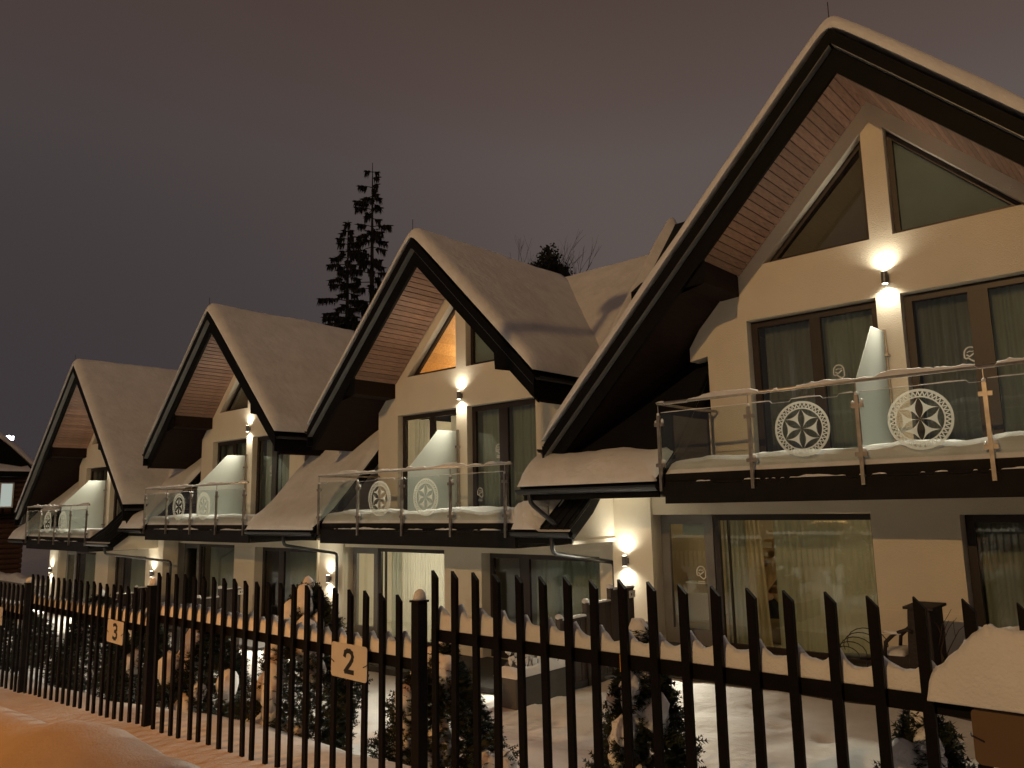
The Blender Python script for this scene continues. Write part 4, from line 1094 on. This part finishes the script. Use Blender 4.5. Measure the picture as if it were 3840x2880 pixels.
spruce(-43.6, 34.0, 2.0, 24.9, 4.2, 'taller dark spruce rising behind the second house', 5)
spruce(-46.5, 34.0, 2.0, 21.2, 3.6, 'shorter dark spruce left of the taller spruce', 9)
def bare_tree(x, y, z0, h, label, seed, spread=0.5):
    rnd = random.Random(seed); t = empty('bare_tree', (x, y, z0)); m = MB()
    def br(p, d, L, r, dep):
        e = p+d*L; m.tube([p, p+d*L*0.5+Vector((rnd.uniform(-.05, .05)*L, rnd.uniform(-.05, .05)*L, 0)), e], [r, r*0.85, r*0.65], 4, cap=False)
        if dep:
            for _ in range(rnd.randint(2, 3)):
                nd = (d+Vector((rnd.uniform(-1, 1)*spread, rnd.uniform(-1, 1)*spread, rnd.uniform(0.05, 0.35)))).normalized()
                br(p+d*L*rnd.uniform(0.6, 1.0), nd, L*rnd.uniform(0.55, 0.8), r*0.6, dep-1)
    br(Vector((0, 0, 0)), Vector((0, 0, 1)), h*0.42, 0.11, 6)
    tag(m.build('branches', 'bark', t), kind='stuff'); tag(t, label, 'tree', 'leafless trees behind the roofs')
bare_tree(-25.7, 30, 2.0, 11.6, 'leafless tree left of the round evergreen behind the roofs', 3)
bare_tree(-23.4, 30.5, 2.0, 12.4, 'leafless tree with the tall thin leader behind the evergreen', 7, 0.4)
bare_tree(-22.0, 30, 2.0, 11.4, 'leafless tree right of the round evergreen behind the roofs', 12)
bare_tree(-20.6, 30, 2.0, 10.9, 'leafless tree farthest right, only its twigs above the roof', 17)
def evergreen(x, y, z0, h, label, seed):
    rnd = random.Random(seed); t = empty('evergreen_tree', (x, y, z0))
    MB().tube([(0, 0, 0), (0, 0, h)], [0.2, 0.08], 7).build('trunk', 'bark', t)
    m = MB()
    cl = [(Vector((rnd.gauss(0, 0.75), rnd.gauss(0, 0.75), h-1.6+rnd.gauss(0, 0.55))), rnd.uniform(0.35, 0.75)) for _ in range(26)]
    for c, r in cl:
        for k in range(260):
            d = Vector((rnd.gauss(0, 1), rnd.gauss(0, 1), rnd.gauss(0, 1))).normalized(); p = c+d*r*rnd.uniform(0.4, 1.0)
            u = Vector((rnd.gauss(0, 1), rnd.gauss(0, 1), rnd.gauss(0, 1))).normalized()*0.09; w = d.cross(u).normalized()*0.06
            m.add([p-u, p+w, p+u, p-w], [(0, 1, 2, 3)])
    tag(m.build('crown', 'evergreen', t), kind='stuff'); tag(t, label, 'tree')
evergreen(-24.0, 30, 2.0, 12.6, 'round dark evergreen peeping over the valley of the roofs', 3)

# ------------------------------------------------------------------ far left: cabin, low wall, hill, floodlights
def cabin():
    t = empty('log_cabin', (-48, 11.5, -2.0))
    w = MB().box(-4, 0, -4.5, 2.6, 0, 5.9).build('wall', 'log_wood', t)
    lg = None
    for k in range(22):
        if lg is None:
            lg = MB().tube([(0.0, -4.5, 0.14), (0.0, 2.7, 0.14)], 0.13, 8).build('log', 'log_wood', w)
        else: share(lg, w, (0, 0, 0.268*k))
    win_ = MB().plate([(1.38, 4.02), (2.05, 4.02), (2.05, 5.36), (1.38, 5.36)], [[(1.45, 4.09), (1.98, 4.09), (1.98, 5.29), (1.45, 5.29)]], 0, 0.08)
    win_.v = [(0.13+b, a, c) for a, b, c in win_.v]
    fr = win_.build('window', 'white_print', t)
    MB().box(0.14, 0.15, 1.45, 1.98, 4.09, 5.29).build('pane_sheet', 'lit_blind', fr)
    # roof: eave towards us with a steep gable above
    MB().prism([(-4.9, 5.7), (2.75, 5.85), (2.75, 6.05), (1.6, 7.2), (-1.6, 9.8), (-4.9, 7.0)], 'x', -4.4, 0.75).build('roof', 'dark_wood', t)
    sn = MB()
    us = [-4.3+5.3*q for q in clus(10, 0.5)]; vs = [0.2+2.7*q for q in clus(14, 0.5)]
    blanket(sn, lambda u, v: (u, v, lerp_pts([(-1.6, 9.8), (1.6, 7.22), (2.9, 6.05)], v)+0.02), us, vs, 0.35, 0.3, 0.25, amp=0.05, seed=8)
    vs = [-4.8+7.5*q for q in clus(20, 0.3)]
    blanket(sn, lambda u, v: (u, v, 6.0-0.5*(u-0.7)), [0.72+0.62*q for q in clus(8, 0.5)], vs, 0.32, 0.15, 0.2, amp=0.06, seed=12)
    sn.build('roof_snow', 'snow', t, smooth=True)
    MB().box(0.70, 1.35, -4.8, 2.7, 5.62, 5.9).build('eave', 'dark_wood', t)
    MB().box(0.1, 1.1, -4.5, 2.5, 3.55, 3.72).build('balcony', 'dark_wood', t)
    for k in range(16): MB().box(1.0, 1.06, -4.4+0.44*k, -4.3+0.44*k, 3.72, 4.0).build('baluster', 'dark_wood', t)
    tag(t, 'dark log cabin with one lit window at the left edge', 'cabin')
cabin()
def low_wall():
    t = empty('low_wall', (-41, 11.2, -2.0), R(0))
    MB().box(-6, 6, -0.15, 0.15, 0, 0.85).build('wall', 'concrete', t)
    mb = MB(); blanket(mb, lambda u, v: (u, v, 0.852), [-6.05+12.1*q/60 for q in range(61)], [-0.2+0.4*q for q in clus(8)], 0.26, 0.2, 0.1, amp=0.07, fr=0.9, seed=3)
    mb.build('snow', 'snow', t, smooth=True)
    tag(t, 'low wall under thick snow beyond the farthest house', 'wall')
low_wall()
def hill():
    xs = [-420+14*k for k in range(30)]; ys = [-40+12*k for k in range(40)]; v = []
    for y in ys:
        for x in xs:
            d = smooth(-120, -230, x)
            h = d*(19+0.05*(y-45)+5*noise.noise(Vector((x*0.012, y*0.012, 0)))+1.8*noise.noise(Vector((x*0.11, y*0.11, 3))))-6
            v.append((x, y, h))
    W = len(xs); f = [(j*W+i, j*W+i+1, (j+1)*W+i+1, (j+1)*W+i) for j in range(len(ys)-1) for i in range(W-1)]
    o = MB().add(v, f).build('hill', 'hill', smooth=True); tag(o, 'dark wooded hill far behind the cabin', kind='structure')
hill()
def floodlights():
    for k, (x, y, z, s) in enumerate([(-168.5, 45, 16.4, 1.0), (-164.5, 45, 15.9, 0.9), (-162.2, 45, 15.6, 0.8)]):
        t = empty('floodlight', (x, y, z-8))
        MB().tube([(0, 0, 0), (0, 0, 8)], 0.08, 6).build('mast', 'wire_black', t)
        MB().box(-0.9*s, 0.9*s, -0.1, 0.1, 7.6, 8.3).build('head', 'flood_lens', t)
        tag(t, ['leftmost white floodlight on the far dark hill', 'middle white floodlight on the far dark hill', 'rightmost white floodlight on the far dark hill'][k], 'floodlight', 'floodlights on the hill')
floodlights()

# ------------------------------------------------------------------ street lamp across the road (behind the viewer)
def shade_hedge():
    # added unseen hedging, sized to keep the street light off bank and roadway
    t = empty('shade_hedge', (-8.0, -3.4, ground_z(-8, -3.4))); rnd = random.Random(5); m = MB(); L = 13.0; H_ = 2.95
    m.box(-L, L, -0.32, 0.32, 0, H_-0.06)
    for k in range(9000):
        x = rnd.uniform(-L, L); f = rnd.random()
        if f < 0.45: p = Vector((x, 0.34, rnd.uniform(0, H_)))
        elif f < 0.8: p = Vector((x, -0.34, rnd.uniform(0, H_)))
        else: p = Vector((x, rnd.uniform(-.34, .34), H_))
        u = Vector((rnd.gauss(0, 1), rnd.gauss(0, 1), rnd.gauss(0, 1))).normalized()*0.07; w = u.orthogonal().normalized()*0.04
        m.add([p-u, p+w, p+u, p-w], [(0, 1, 2, 3)])
    tag(m.build('foliage', 'thuja', t), kind='stuff')
    mb = MB(); blanket(mb, lambda u, v: (u, v, H_), [-L+2*L*q/90 for q in range(91)], [-0.36+0.72*q for q in clus(8)], 0.16, 0.2, 0.15, amp=0.05, fr=0.8, seed=2)
    mb.build('snow', 'snow', t, smooth=True)
    tag(t, 'snow topped hedging added behind the viewer to shade the road', 'shade_hedge')
shade_hedge()
def street_lamp(pos, power, col, lens, label, cone=None):
    x, y, z = pos; t = empty('street_lamp', (x, y-1.4, ground_z(x, y)))
    h = z-t.location.z
    MB().tube([(0, 0, 0), (0, 0, h-0.9), (0, 0.25, h-0.2), (0, 1.1, h+0.12)], [0.09, 0.07, 0.06, 0.05], 10).build('pole', 'anthracite', t, smooth=True)
    MB().box(-0.16, 0.16, 1.05, 1.75, h+0.06, h+0.20).build('head', 'anthracite', t, bevel=0.02)
    MB().box(-0.12, 0.12, 1.15, 1.65, h+0.045, h+0.058).build('lens', lens, t)
    if cone: light('street_light', 'SPOT', (0, 1.4, h-0.08), power, col, 0.12, (R(31), 0, 0), R(cone), 0.8, parent=t)
    else: light('street_light', 'POINT', (0, 1.4, h-0.08), power, col, 0.12, parent=t)
    tag(t, label, 'street lamp', 'street lamps across the road')
street_lamp(STREET_LAMP, STREET_W, STREET_COL, 'street_lens', 'tall street lamp across the road, opposite the nearest house')
street_lamp(SODIUM_LAMP, SODIUM_W, SODIUM_COL, 'street_lens', 'orange street lamp across the road by the snow bank', 46)
